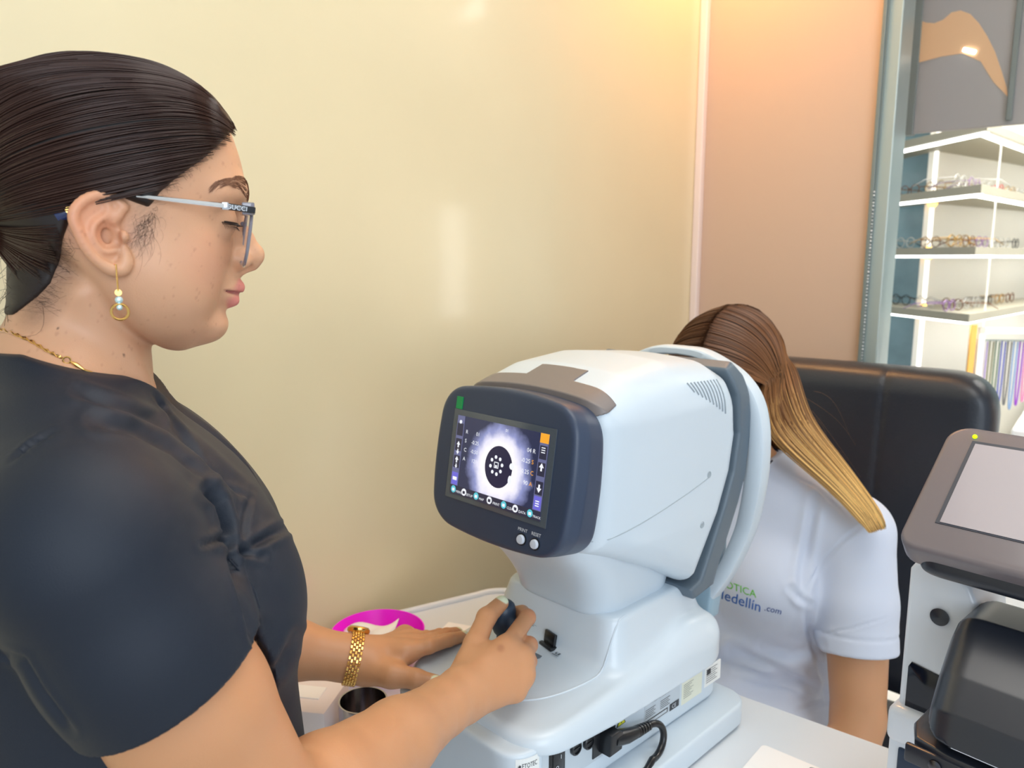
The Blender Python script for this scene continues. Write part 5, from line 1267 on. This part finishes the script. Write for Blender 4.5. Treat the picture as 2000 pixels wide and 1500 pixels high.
# --- wristwatch on the far wrist
wc = wz(686, 1290, .876); axw = V3(wL)-V3(along(eL, wL, .8)); axw /= np.linalg.norm(axw); wc = V3(wz(689, 1289, .877))
upw = V3((0, 0, 1)); upw = upw-axw*(upw@axw); upw /= np.linalg.norm(upw); sdw = np.cross(axw, upw)
wt = own('wristwatch', 'gold link bracelet wristwatch on the far wrist of the standing woman', 'watch', wc)
rows_ = MB(); Rw = .0275
def wr_r(a, o_):
    dr_ = sdw*math.cos(a)+upw*math.sin(a); lo1, hi1 = .01, .05; c_ = wc+axw*o_
    for _ in range(16):
        m1 = (lo1+hi1)/2
        if armL(np.array([c_+dr_*m1], np.float32))[0] < 0: lo1 = m1
        else: hi1 = m1
    return lo1+.0016
nseg = 34
for i in range(nseg):
    a = 2*math.pi*i/nseg
    for j in range(5):
        o_ = (j-2)*.0031; aa = a+(j % 2)*math.pi/nseg
        rA = wr_r(aa, 0); c = (sdw*math.cos(aa)+upw*math.sin(aa))*rA+axw*o_; rad = sdw*math.cos(aa)+upw*math.sin(aa); tg = -sdw*math.sin(aa)+upw*math.cos(aa)
        Mx = Matrix((( axw[0], tg[0], rad[0], c[0]), (axw[1], tg[1], rad[1], c[1]), (axw[2], tg[2], rad[2], c[2]), (0, 0, 0, 1)))
        rows_.box((-.00145, -.0022, -.0008), (.00145, .0022, .0008), .0005, M=Mx, seg=1)
rows_.build('bracelet', M_gold2, wt, smooth=True)
aa = R_(115); rad = sdw*math.cos(aa)+upw*math.sin(aa); 
rad = (sdw*1.0 if (fromW(sdw)-W0)@WR < 0 else -sdw)*.55+upw*.85; rad /= np.linalg.norm(rad); tg = np.cross(rad, axw); c = rad*wr_r(math.atan2(rad@upw, rad@sdw), 0)
Mx = Matrix(((axw[0], tg[0], rad[0], c[0]), (axw[1], tg[1], rad[1], c[1]), (axw[2], tg[2], rad[2], c[2]), (0, 0, 0, 1)))
MB().lathe([(.0005, 0), (.0125, -.001), (.0140, .001), (.0140, .004), (.0125, .0055), (.0005, .0065)], n=32, M=Mx).build('watch_case', M_gold2, wt, smooth=True)
MB().lathe([(.0005, .0060), (.0118, .0060), (.0118, .0068), (.0005, .0070)], n=32, M=Mx).build('dial', mat('cream_dial', srgb(235, 225, 200), .2), wt, smooth=True)
# --- finger ring
f = fL[1]; a_, b_ = V3(f[0]), V3(f[1]); c = a_+(b_-a_)*.55; ax_ = (b_-a_)/np.linalg.norm(b_-a_); u_ = np.cross(ax_, V3((0, 0, 1))); u_ /= np.linalg.norm(u_); v_ = np.cross(ax_, u_)
rg = own('finger_ring', 'thin gold ring on a finger of the hand with the watch', 'ring', c)
MB().tube([(u_*math.cos(t)+v_*math.sin(t))*.0108 for t in np.linspace(0, 2*math.pi, 25)], .0009, 6).build('band', M_gold2, rg, smooth=True)
# ------------------------------------------------------------------ the seated patient behind the machine
PO = np.array([.03, .62, 0.]); pat = empty('person', (PO[0], PO[1], 0), 0); tag(pat, 'seated person in white polo shirt with long light brown hair leaning into the machine', 'person')
def py_(px, py, y): return np.array(onplane(px, py, (0, 1, 0), y))-PO
HC = V3((.004, -.080, 0)); DZ = .2310
PT = R_(24); HZ = 1.166
def tohead(P):
    y = -(P[:, 1]-HC[1]); z = P[:, 2]-HZ; return np.stack([-(P[:, 0]-HC[0]), y*math.cos(PT)-z*math.sin(PT), y*math.sin(PT)+z*math.cos(PT)+1.40], 1).astype(np.float32)
def fromhead(Q):
    y, z = Q[..., 1], Q[..., 2]-1.40; return np.stack([HC[0]-Q[..., 0], HC[1]-(y*math.cos(PT)+z*math.sin(PT)), -y*math.sin(PT)+z*math.cos(PT)+HZ], -1)
def hd_eval(P, ear):
    d = np.full(len(P), 1.0, np.float32); r = sph(P, (HC[0], HC[1], HZ), .14); m_ = r < .06; d[~m_] = r[~m_]+.01
    if m_.any(): d[m_] = headfn(tohead(P[m_]), ear)
    return d
def headP(P):      # same head form, turned to face the machine
    return np.where(P[:, 2] > .98, 0, 1)*0+hd_eval(P, False)
shp = {1: py_(1672, 1045, .66), -1: None}; shp[-1] = shp[1]*V3((-1, 1, 1))
elp = py_(1676, 1420, .60)
def torsoP(P):
    x, y, z = P.T; ax = np.abs(x); W_z = sm_interp(z, [.40, .50, .60, .70, .80, .90, .97], [.165, .155, .145, .148, .160, .165, .10]); 
    yc = sm_interp(z, [.40, .55, .70, .80, .90, 1.0], [.135, .100, .065, .055, .050, .030]); hh = sm_interp(z, [.40, .6, .75, .85, .93, 1.0], [.115, .110, .112, .108, .080, .045])
    yy = y-yc; q = ((ax/W_z)**2.4+(np.abs(yy)/hh)**2.4)**(1/2.4); d = (np.sqrt(x*x+yy*yy)+1e-6)*(1-1/np.maximum(q, .1))*.85
    d = smax(d, z-.975, .04); d = smax(d, .36-z, .02); Pm = np.stack([ax, y, z], 1)
    d = smin(d, cone(Pm, (.02, .02, .985), (abs(shp[1][0])-.01, .045, shp[1][2]+.005), .045, .052), .035)
    return smin(d, ell(Pm, (.075, -.030, .800), (.070, .055, .065)), .03)
def armP(P):
    Q = np.stack([np.abs(P[:, 0]), P[:, 1], P[:, 2]], 1); s = shp[1]; e = elp
    d = chain(Q, [tuple(s), along(s, e, .5), along(s, e, .95), tuple(e+V3((0, -.03, -.03)))], [.054, .050, .042, .040], .01)
    e2 = e+V3((0, -.03, -.04)); w2 = V3((.095, -.14, .560)); d = smin(d, chain(Q, [tuple(e2), along(e2, w2, .3), tuple(w2)], [.040, .038, .025], .01), .015)
    for k in range(4): d = smin(d, chain(Q, [tuple(w2+V3((-.02-.004*k, -.02-.012+.006*k, -.004))), tuple(w2+V3((-.075, -.045+.018*k, -.008))), tuple(w2+V3((-.095, -.030+.018*k, -.016)))], [.012, .0092, .008], .003), .007)
    d = smin(d, cone(Q, tuple(w2), tuple(w2+V3((-.05, -.02, -.004))), .022, .024), .012)
    return smin(d, chain(Q, [tuple(w2), tuple(w2+V3((-.025, -.05, .006))), tuple(w2+V3((-.05, -.062, .002)))], [.016, .011, .008], .004), .008)
def legsP(P):
    Q = np.stack([np.abs(P[:, 0]), P[:, 1], P[:, 2]], 1)
    d = ell(P, (0, .12, .50), (.175, .14, .10)); d = smin(d, chain(Q, [(.09, .10, .50), (.11, -.25, .50), (.11, -.28, .46), (.11, -.22, .12)], [.085, .068, .062, .045], .02), .04)
    return smin(d, cone(Q, (.11, -.20, .06), (.12, -.36, .04), .04, .03), .02)
def neckP(P): return cone(P, (0, -.045, 1.12), (0, .02, .985), .047, .055)
bodyP = lambda P: smin(smin(headP(P), neckP(P), .01), smin(smin(torsoP(P), armP(P), .02), legsP(P), .03), .03)
V, Q = sd_mesh(bodyP, (-.36, -.42, -.01), (.36, .30, 1.29), .0045, newton=2); Q = Q if signed(V, Q) > 0 else Q[:, ::-1]
Cc_ = np.tile(C3(212, 158, 118), (len(V), 1)); me = fast_mesh('body', V, Q); set_col(me, Cc_); put('body', me, pat, skin)
M_polo = mat('white_polo', srgb(218, 226, 244), rough=.75, sheen=.2, bump=.3, bscale=1800)
def slv(P):
    Q = np.stack([np.abs(P[:, 0]), P[:, 1], P[:, 2]], 1); s = shp[1]; e = elp; n = e-s; n = n/np.linalg.norm(n)
    hm = along(s, e, .60); d = chain(Q, [tuple(s+V3((0, 0, .002))), along(s, e, .35), along(s, e, .75)], [.060, .0630, .0640], .01)
    cut = (Q-np.array(hm, np.float32))@n.astype(np.float32); d = smax(d, cut, .003)
    band = np.abs(cut+.030)-.0012; d = d+.0012*np.exp(-(band/.002)**2)*(cut < 0)
    return np.maximum(d, -np.maximum(cone(Q, along(s, e, .3), tuple(e), .0560, .0560), -cut-.012))
def foldsP(P):
    x, y, z = P.T
    f = .0040*np.sin((z-.55*np.abs(x)+.2*vnoise(P, 12, 4)*.15)*78+2.0)*np.exp(-((z-.66)/.075)**2)*np.clip((.20-np.abs(x))/.05, 0, 1)
    return f+.0016*vnoise(P, 26, 9)
def poloP(P):
    d = smin(smin(torsoP(P), smin(ell(P, (0, .12, .50), (.195, .15, .11)), ell(P, (0, -.06, .51), (.195, .13, .10)), .04), .03)-.012+foldsP(P), slv(P), .016); d = smin(d, smax(neckP(P)-.010, P[:, 2]-1.02, .004), .012); x, y, z = P.T
    zc = 1.000+.10*np.clip(y-.0, -.1, .3)*1.0; d = smax(d, np.where(np.abs(x) < .09, z-zc-.03*np.clip(np.abs(x)/.09, 0, 1), -1), .003)
    return smax(d, .45-z, .006)
V, Q = sd_mesh(poloP, (-.36, -.26, .43), (.36, .30, 1.06), .0030); Q = Q if signed(V, Q) > 0 else Q[:, ::-1]
N = vnormals(V, Q); Vw_ = V+PO; px = proj(Vw_); facing = (N*(Vw_-CAM)).sum(1) < 0
for a_ in (([(1690, 1022), (1650, 1052), (1612, 1090), (1585, 1130), (1572, 1160)], 3.5, .0022, .0008), ([(1592, 975), (1580, 1040), (1568, 1110), (1566, 1165)], 8, .0050, .0030), ([(1545, 1150), (1562, 1168), (1578, 1178)], 6, .006, .003),
           ([(1540, 925), (1590, 950), (1635, 990), (1662, 1022)], 2.5, .0014, .0004), ([(1430, 1268), (1500, 1300), (1570, 1335), (1622, 1362)], 9, .0060, .003), ([(1440, 1305), (1500, 1322), (1560, 1330)], 7, .0045, .002),
           ([(1490, 1262), (1550, 1276), (1600, 1262)], 9, .0045, .002), ([(1575, 1180), (1580, 1230), (1596, 1280), (1610, 1330), (1622, 1390)], 6, .0050, .002), ([(1560, 1388), (1600, 1372), (1625, 1366)], 5, .004, .0015), ([(1600, 1240), (1660, 1228), (1738, 1205)], 2.2, .0012, .0005)):
    V = crease_on(V, N, px, facing, *a_)
put('polo_shirt', fast_mesh('polo', V, Q), pat, M_polo)
def colP(P):
    x, y, z = P.T; d0 = neckP(P)-.013; zt = 1.020+.10*y
    return smax(smax(np.abs(d0)-.0018, z-zt, .002), zt-.034-z, .002)
V, Q = sd_mesh(colP, (-.12, -.13, .93), (.12, .14, 1.06), .0026); put('collar', fast_mesh('c', V, Q if signed(V, Q) > 0 else Q[:, ::-1]), pat, mat('navy_collar_edge', srgb(50, 58, 80), .7))
V, Q = sd_mesh(lambda P: smax(smax(legsP(P)-.008, P[:, 2]-.60, .01), .09-P[:, 2], .005), (-.3, -.42, .07), (.3, .3, .62), .007); put('trousers', fast_mesh('c', V, Q if signed(V, Q) > 0 else Q[:, ::-1]), pat, mat('dark_denim', srgb(34, 40, 56), .8))
V, Q = sd_mesh(lambda P: smax(legsP(P)-.008, P[:, 2]-.075, .005), (-.22, -.44, -.02), (.22, -.1, .11), .006); put('shoes', fast_mesh('c', V, Q if signed(V, Q) > 0 else Q[:, ::-1]), pat, M_blk)
# embroidered writing on the chest
def hitP(px_, py2):
    P = np.array([onplane(px_, py2, (0, 1, 0), .40)-PO], np.float32); r = ray(px_, py2); r = r/np.linalg.norm(r)
    for _ in range(70): P = (P+np.maximum(poloP(P), -.01)[:, None]*.6*r).astype(np.float32)
    return P
def embroider(s, x0, y0, slope, ht, mt, wsc=1.0, shear=0):
    V_, F_ = text_mesh(s, 1.0, 0, shear=shear); bmx = bmesh.new(); vs = [bmx.verts.new(v) for v in V_]
    for f in F_:
        try: bmx.faces.new([vs[i] for i in f])
        except Exception: pass
    bmesh.ops.triangulate(bmx, faces=bmx.faces); bmesh.ops.subdivide_edges(bmx, edges=[e for e in bmx.edges if e.calc_length() > .15], cuts=2); bmesh.ops.triangulate(bmx, faces=bmx.faces)
    bmx.verts.index_update(); A2 = np.array([v.co[:] for v in bmx.verts]); F2 = [[v.index for v in f.verts] for f in bmx.faces]; bmx.free()
    pxs = x0+A2[:, 0]*ht*wsc; pys = y0+slope*A2[:, 0]*ht*wsc-A2[:, 1]*ht
    P = np.array([onplane(a, b, (0, 1, 0), .42)-PO for a, b in zip(pxs, pys)], np.float32); D = np.array([ray(a, b)/np.linalg.norm(ray(a, b)) for a, b in zip(pxs, pys)], np.float32)
    for _ in range(60): P = (P+np.maximum(poloP(P)-.0007, -.01)[:, None]*.6*D).astype(np.float32)
    m = MB(); m.add(P, F2); return m.build('embroidery', mt, pat)
embroider('ÓTICA', 1416, 1147, .34, 20, mat('green_thread', srgb(110, 205, 60), .6), 1.0, .0)
embroider('Medellín', 1392, 1164, .34, 29, mat('blue_thread', srgb(20, 100, 190), .6), .95, .12)
embroider('.com', 1492, 1192, .25, 17, mat('dark_blue_thread', srgb(10, 70, 150), .6), 1.0, .3)
# long straight hair, parted in the middle, brown at the root and golden at the ends
hv = []; hf = []; hc_ = []; hcnt = 0
def hstrip(P, r, cols_):
    global hcnt
    n = len(P); Tn = np.gradient(P, axis=0); Tn /= np.linalg.norm(Tn, axis=1, keepdims=True)+1e-9; a = np.cross(Tn, V3((.2, .9, .3))); a /= np.linalg.norm(a, axis=1, keepdims=True)+1e-9; b = np.cross(Tn, a)
    for k in range(3): an = 2*math.pi*k/3; hv.append(P+(a*math.cos(an)+b*math.sin(an))*r[:, None]); hc_.append(cols_)
    i = np.arange(n-1)
    for k in range(3): k2 = (k+1) % 3; hf.append(np.stack([hcnt+k*n+i, hcnt+k2*n+i, hcnt+k2*n+i+1, hcnt+k*n+i+1], 1))
    hcnt += 3*n
def scalp(P): return smin(np.minimum(hd_eval(P, False), ell(P, (HC[0], HC[1], HZ+.02), (.078, .095, .085))), neckP(P)-.004, .02)
def push(P, off, it=3):
    P = P.astype(np.float32)
    for _ in range(it):
        e = .001; d = scalp(P); G = np.stack([scalp(P+np.array(v, np.float32)*e)-scalp(P-np.array(v, np.float32)*e) for v in np.eye(3)], 1)/(2*e); need = np.clip(off-d, 0, .02)
        P = (P+(need/((G*G).sum(1)+.05))[:, None]*G).astype(np.float32)
        # rest on the shirt
        d = torsoP(P)-.013; G = np.stack([torsoP(P+np.array(v, np.float32)*e)-torsoP(P-np.array(v, np.float32)*e) for v in np.eye(3)], 1)/(2*e); need = np.clip(.001-d, 0, .02)
        P = (P+(need/((G*G).sum(1)+.05))[:, None]*G).astype(np.float32)
    return P.astype(float)
ctl = [(1503, 730, .556, 34), (1518, 785, .566, 38), (1543, 838, .580, 36), (1600, 898, .590, 30), (1652, 952, .590, 22), (1698, 1008, .585, 18), (1713, 1034, .583, 15)]
cw = [py_(a, b, c) for a, b, c, _ in ctl]; wpx = [d*.0008 for *_, d in ctl]
dark, mid_, gold = C3(92, 56, 34), C3(150, 100, 58), C3(214, 172, 104)
allP = []; meta = []
def spline(K, n):
    K = np.array(K); t = np.linspace(0, len(K)-1, n); return np.stack([sm_interp(t, range(len(K)), K[:, k]) for k in range(3)], 1).astype(float)
def dome(u, lat, r=1.0):      # point over the scalp: u from the forehead (0) to the back (1), lat sideways angle
    a = R_(62-144*u); b = R_(lat); return fromhead(V3((-.082*math.sin(b), .098*math.sin(a)*abs(math.cos(b))**.3*r-.005, 1.420+.086*math.cos(a)*math.cos(b))))
NP_ = 46
for j in range(1700):
    u = RNG.uniform(0, 1)**.9; q_ = RNG.uniform(-1, 1); ph = RNG.uniform(-1, 1)
    K = [dome(u, 1.5+RNG.normal(0, .8)), dome(u, 30), dome(u*.96+.02, 60), dome(u*.9+.06, 84)+V3((.004, 0, -.010))]
    for i_, (c, wd) in enumerate(zip(cw, wpx)):
        s_ = (1-2*u); K.append(c+V3((-wd*s_*.75+wd*.25*ph, (.046, .036, .028, .022, .016, .012, .010)[i_]*(u-.5)*2+.003*q_, -wd*s_*.25+wd*.2*q_)))
    allP.append(spline(K, NP_)); meta.append((int(NP_-RNG.integers(0, 4)), RNG.normal(0, .17)))
for sg_ in (-1,):
    for j in range(1200):
        u = RNG.uniform(0, 1)**.9; q_ = RNG.uniform(-1, 1)
        K = [dome(u, -1.5+RNG.normal(0, .8)), dome(u, -30), dome(u*.9+.05, -62), dome(u*.75+.14, -88)+V3((-.006, 0, -.012)), V3((-.085, -.06+.09*u, 1.06)), V3((-.095-.01*q_, -.02+.07*u, .99)), V3((-.105-.02*q_, -.02+.09*u, .92)), V3((-.11-.02*q_, -.02+.1*u, .85)), V3((-.11-.02*q_, -.02+.1*u, .82)), V3((-.11-.02*q_, -.02+.1*u, .80))]
        allP.append(spline(K, NP_)); meta.append((NP_, RNG.normal(0, .09)))
for j in range(700):
    b = RNG.uniform(-70, 70); q_ = RNG.uniform(0, 1); x_ = HC[0]+.08*math.sin(R_(b))
    K = [dome(.75, b*.3), dome(.9, b*.7), dome(1.05, b), V3((x_, .03, 1.10)), V3((x_*1.05, .055, 1.03)), V3((x_*1.1, .085, .97)), V3((x_*1.1, .12, .91)), V3((x_*1.1, .135, .87)), V3((x_*1.1, .14, .84)), V3((x_*1.1, .145, .82))]
    allP.append(spline(K, NP_)); meta.append((NP_, RNG.normal(0, .09)))
AP = np.stack(allP); sh_ = AP.shape; off = .003+.009*RNG.random((sh_[0], 1))*np.ones((1, 46)); AP = push(AP.reshape(-1, 3), off.ravel()).reshape(sh_)
for it in range(9): AP[:, 1:-1] = AP[:, 1:-1]*.5+.25*(AP[:, :-2]+AP[:, 2:])
tcol = np.linspace(0, 1, 46)
for P, (L_, br) in zip(AP, meta):
    t = tcol[:, None]; c = np.where(t < .45, dark+(mid_-dark)*(t/.45), mid_+(gold-mid_)*np.clip((t-.45)/.45+br*1.2, 0, 1))*(1+br*2)
    rr = np.full(46, .00075); rr[0] = .0003; hstrip(P[:L_], np.append(rr[:L_-2], [.0005, .0002])[:L_], np.clip(c[:L_], 0, 1))
for j in range(26):
    p0 = py_(RNG.uniform(1540, 1600), RNG.uniform(760, 880), .59); tt_ = np.linspace(0, 1, 20)[:, None]; b_ = RNG.normal(0, .012, 3); P = p0+tt_*V3((RNG.uniform(.03, .09), 0, -RNG.uniform(.05, .12)))+np.sin(tt_*math.pi)*b_
    hstrip(P, np.linspace(.00016, .00006, 20), np.tile(mid_, (20, 1)))
me = fast_mesh('hair', np.concatenate(hv), np.concatenate(hf)); set_col(me, np.concatenate(hc_)); put('hair', me, pat, mat('golden_brown_hair', (.2, .1, .05), rough=.34, vcol=True, spec=.5))
# dark under-layer so that no scalp shows between strands
V, Q = sd_mesh(lambda P: smax(scalp(P)-.0035, np.maximum(1.10-P[:, 2], tohead(P)[:, 1]-.055-(tohead(P)[:, 2]-1.455)*1.4*(tohead(P)[:, 2] > 1.455)), .005), (-.12, -.2, 1.05), (.12, .06, 1.30), .0035); put('hair_underlayer', fast_mesh('hc', V, Q if signed(V, Q) > 0 else Q[:, ::-1]), pat, mat('brown_underlayer', srgb(74, 46, 30), .6))

# ------------------------------------------------------------------ the black leather chair
ch = empty('examination_chair', (.04, .95, 0)); tag(ch, 'black leather examination chair with broad padded back behind the seated person', 'chair')
M_lea = mat('black_leather', srgb(32, 37, 47), rough=.38, coat=.12, bump=.35, bscale=260, coat_rough=.3)
def backC(P):
    x, y, z = P.T; yb = .11-.02*((x)/.3)**2; q = np.stack([x, y-yb-.10*(z-.8), z], 1); d = rbox(q, (0, 0, .80), (.345, .065, .345), .060)
    return d+.0022*np.exp(-((np.abs(x)-.135)/.006)**2)*(y < yb+.10*(z-.8)) 
def rb2(P): 
    q = np.stack([P[:, 0], P[:, 2]], 1); dd = np.abs(q-np.array([0, .80]))-np.array([.345-.10, .345-.10]); return np.sqrt((np.maximum(dd, 0)**2).sum(1))+np.minimum(dd.max(1), 0)-.10
V, Q = sd_mesh(lambda P: smax(backC(P), rb2(P), .03), (-.40, -.05, .42), (.40, .28, 1.20), .006); put('backrest', fast_mesh('b', V, Q if signed(V, Q) > 0 else Q[:, ::-1]), ch, M_lea)
V, Q = sd_mesh(lambda P: rbox(P, (0, -.16, .36), (.26, .27, .065), .05), (-.33, -.5, .25), (.33, .2, .45), .007); put('seat', fast_mesh('b', V, Q if signed(V, Q) > 0 else Q[:, ::-1]), ch, M_lea)
for sx_ in (-1, 1):
    V, Q = sd_mesh(lambda P: smin(rbox(P, (sx_*.315, -.08, .60), (.038, .20, .032), .028), rbox(P, (sx_*.315, .02, .46), (.028, .05, .16), .02), .03), (sx_*.315-.06, -.32, .26), (sx_*.315+.06, .18, .66), .006)
    put('armrest', fast_mesh('b', V, Q if signed(V, Q) > 0 else Q[:, ::-1]), ch, M_lea)
MB().lathe([(.001, 0), (.26, 0), (.27, .012), (.25, .03), (.05, .05), (.045, .30), (.001, .30)], (0, -.1, 0), 40).build('pedestal', mat('chair_steel', srgb(150, 150, 155), .25, metal=1), ch, smooth=True)
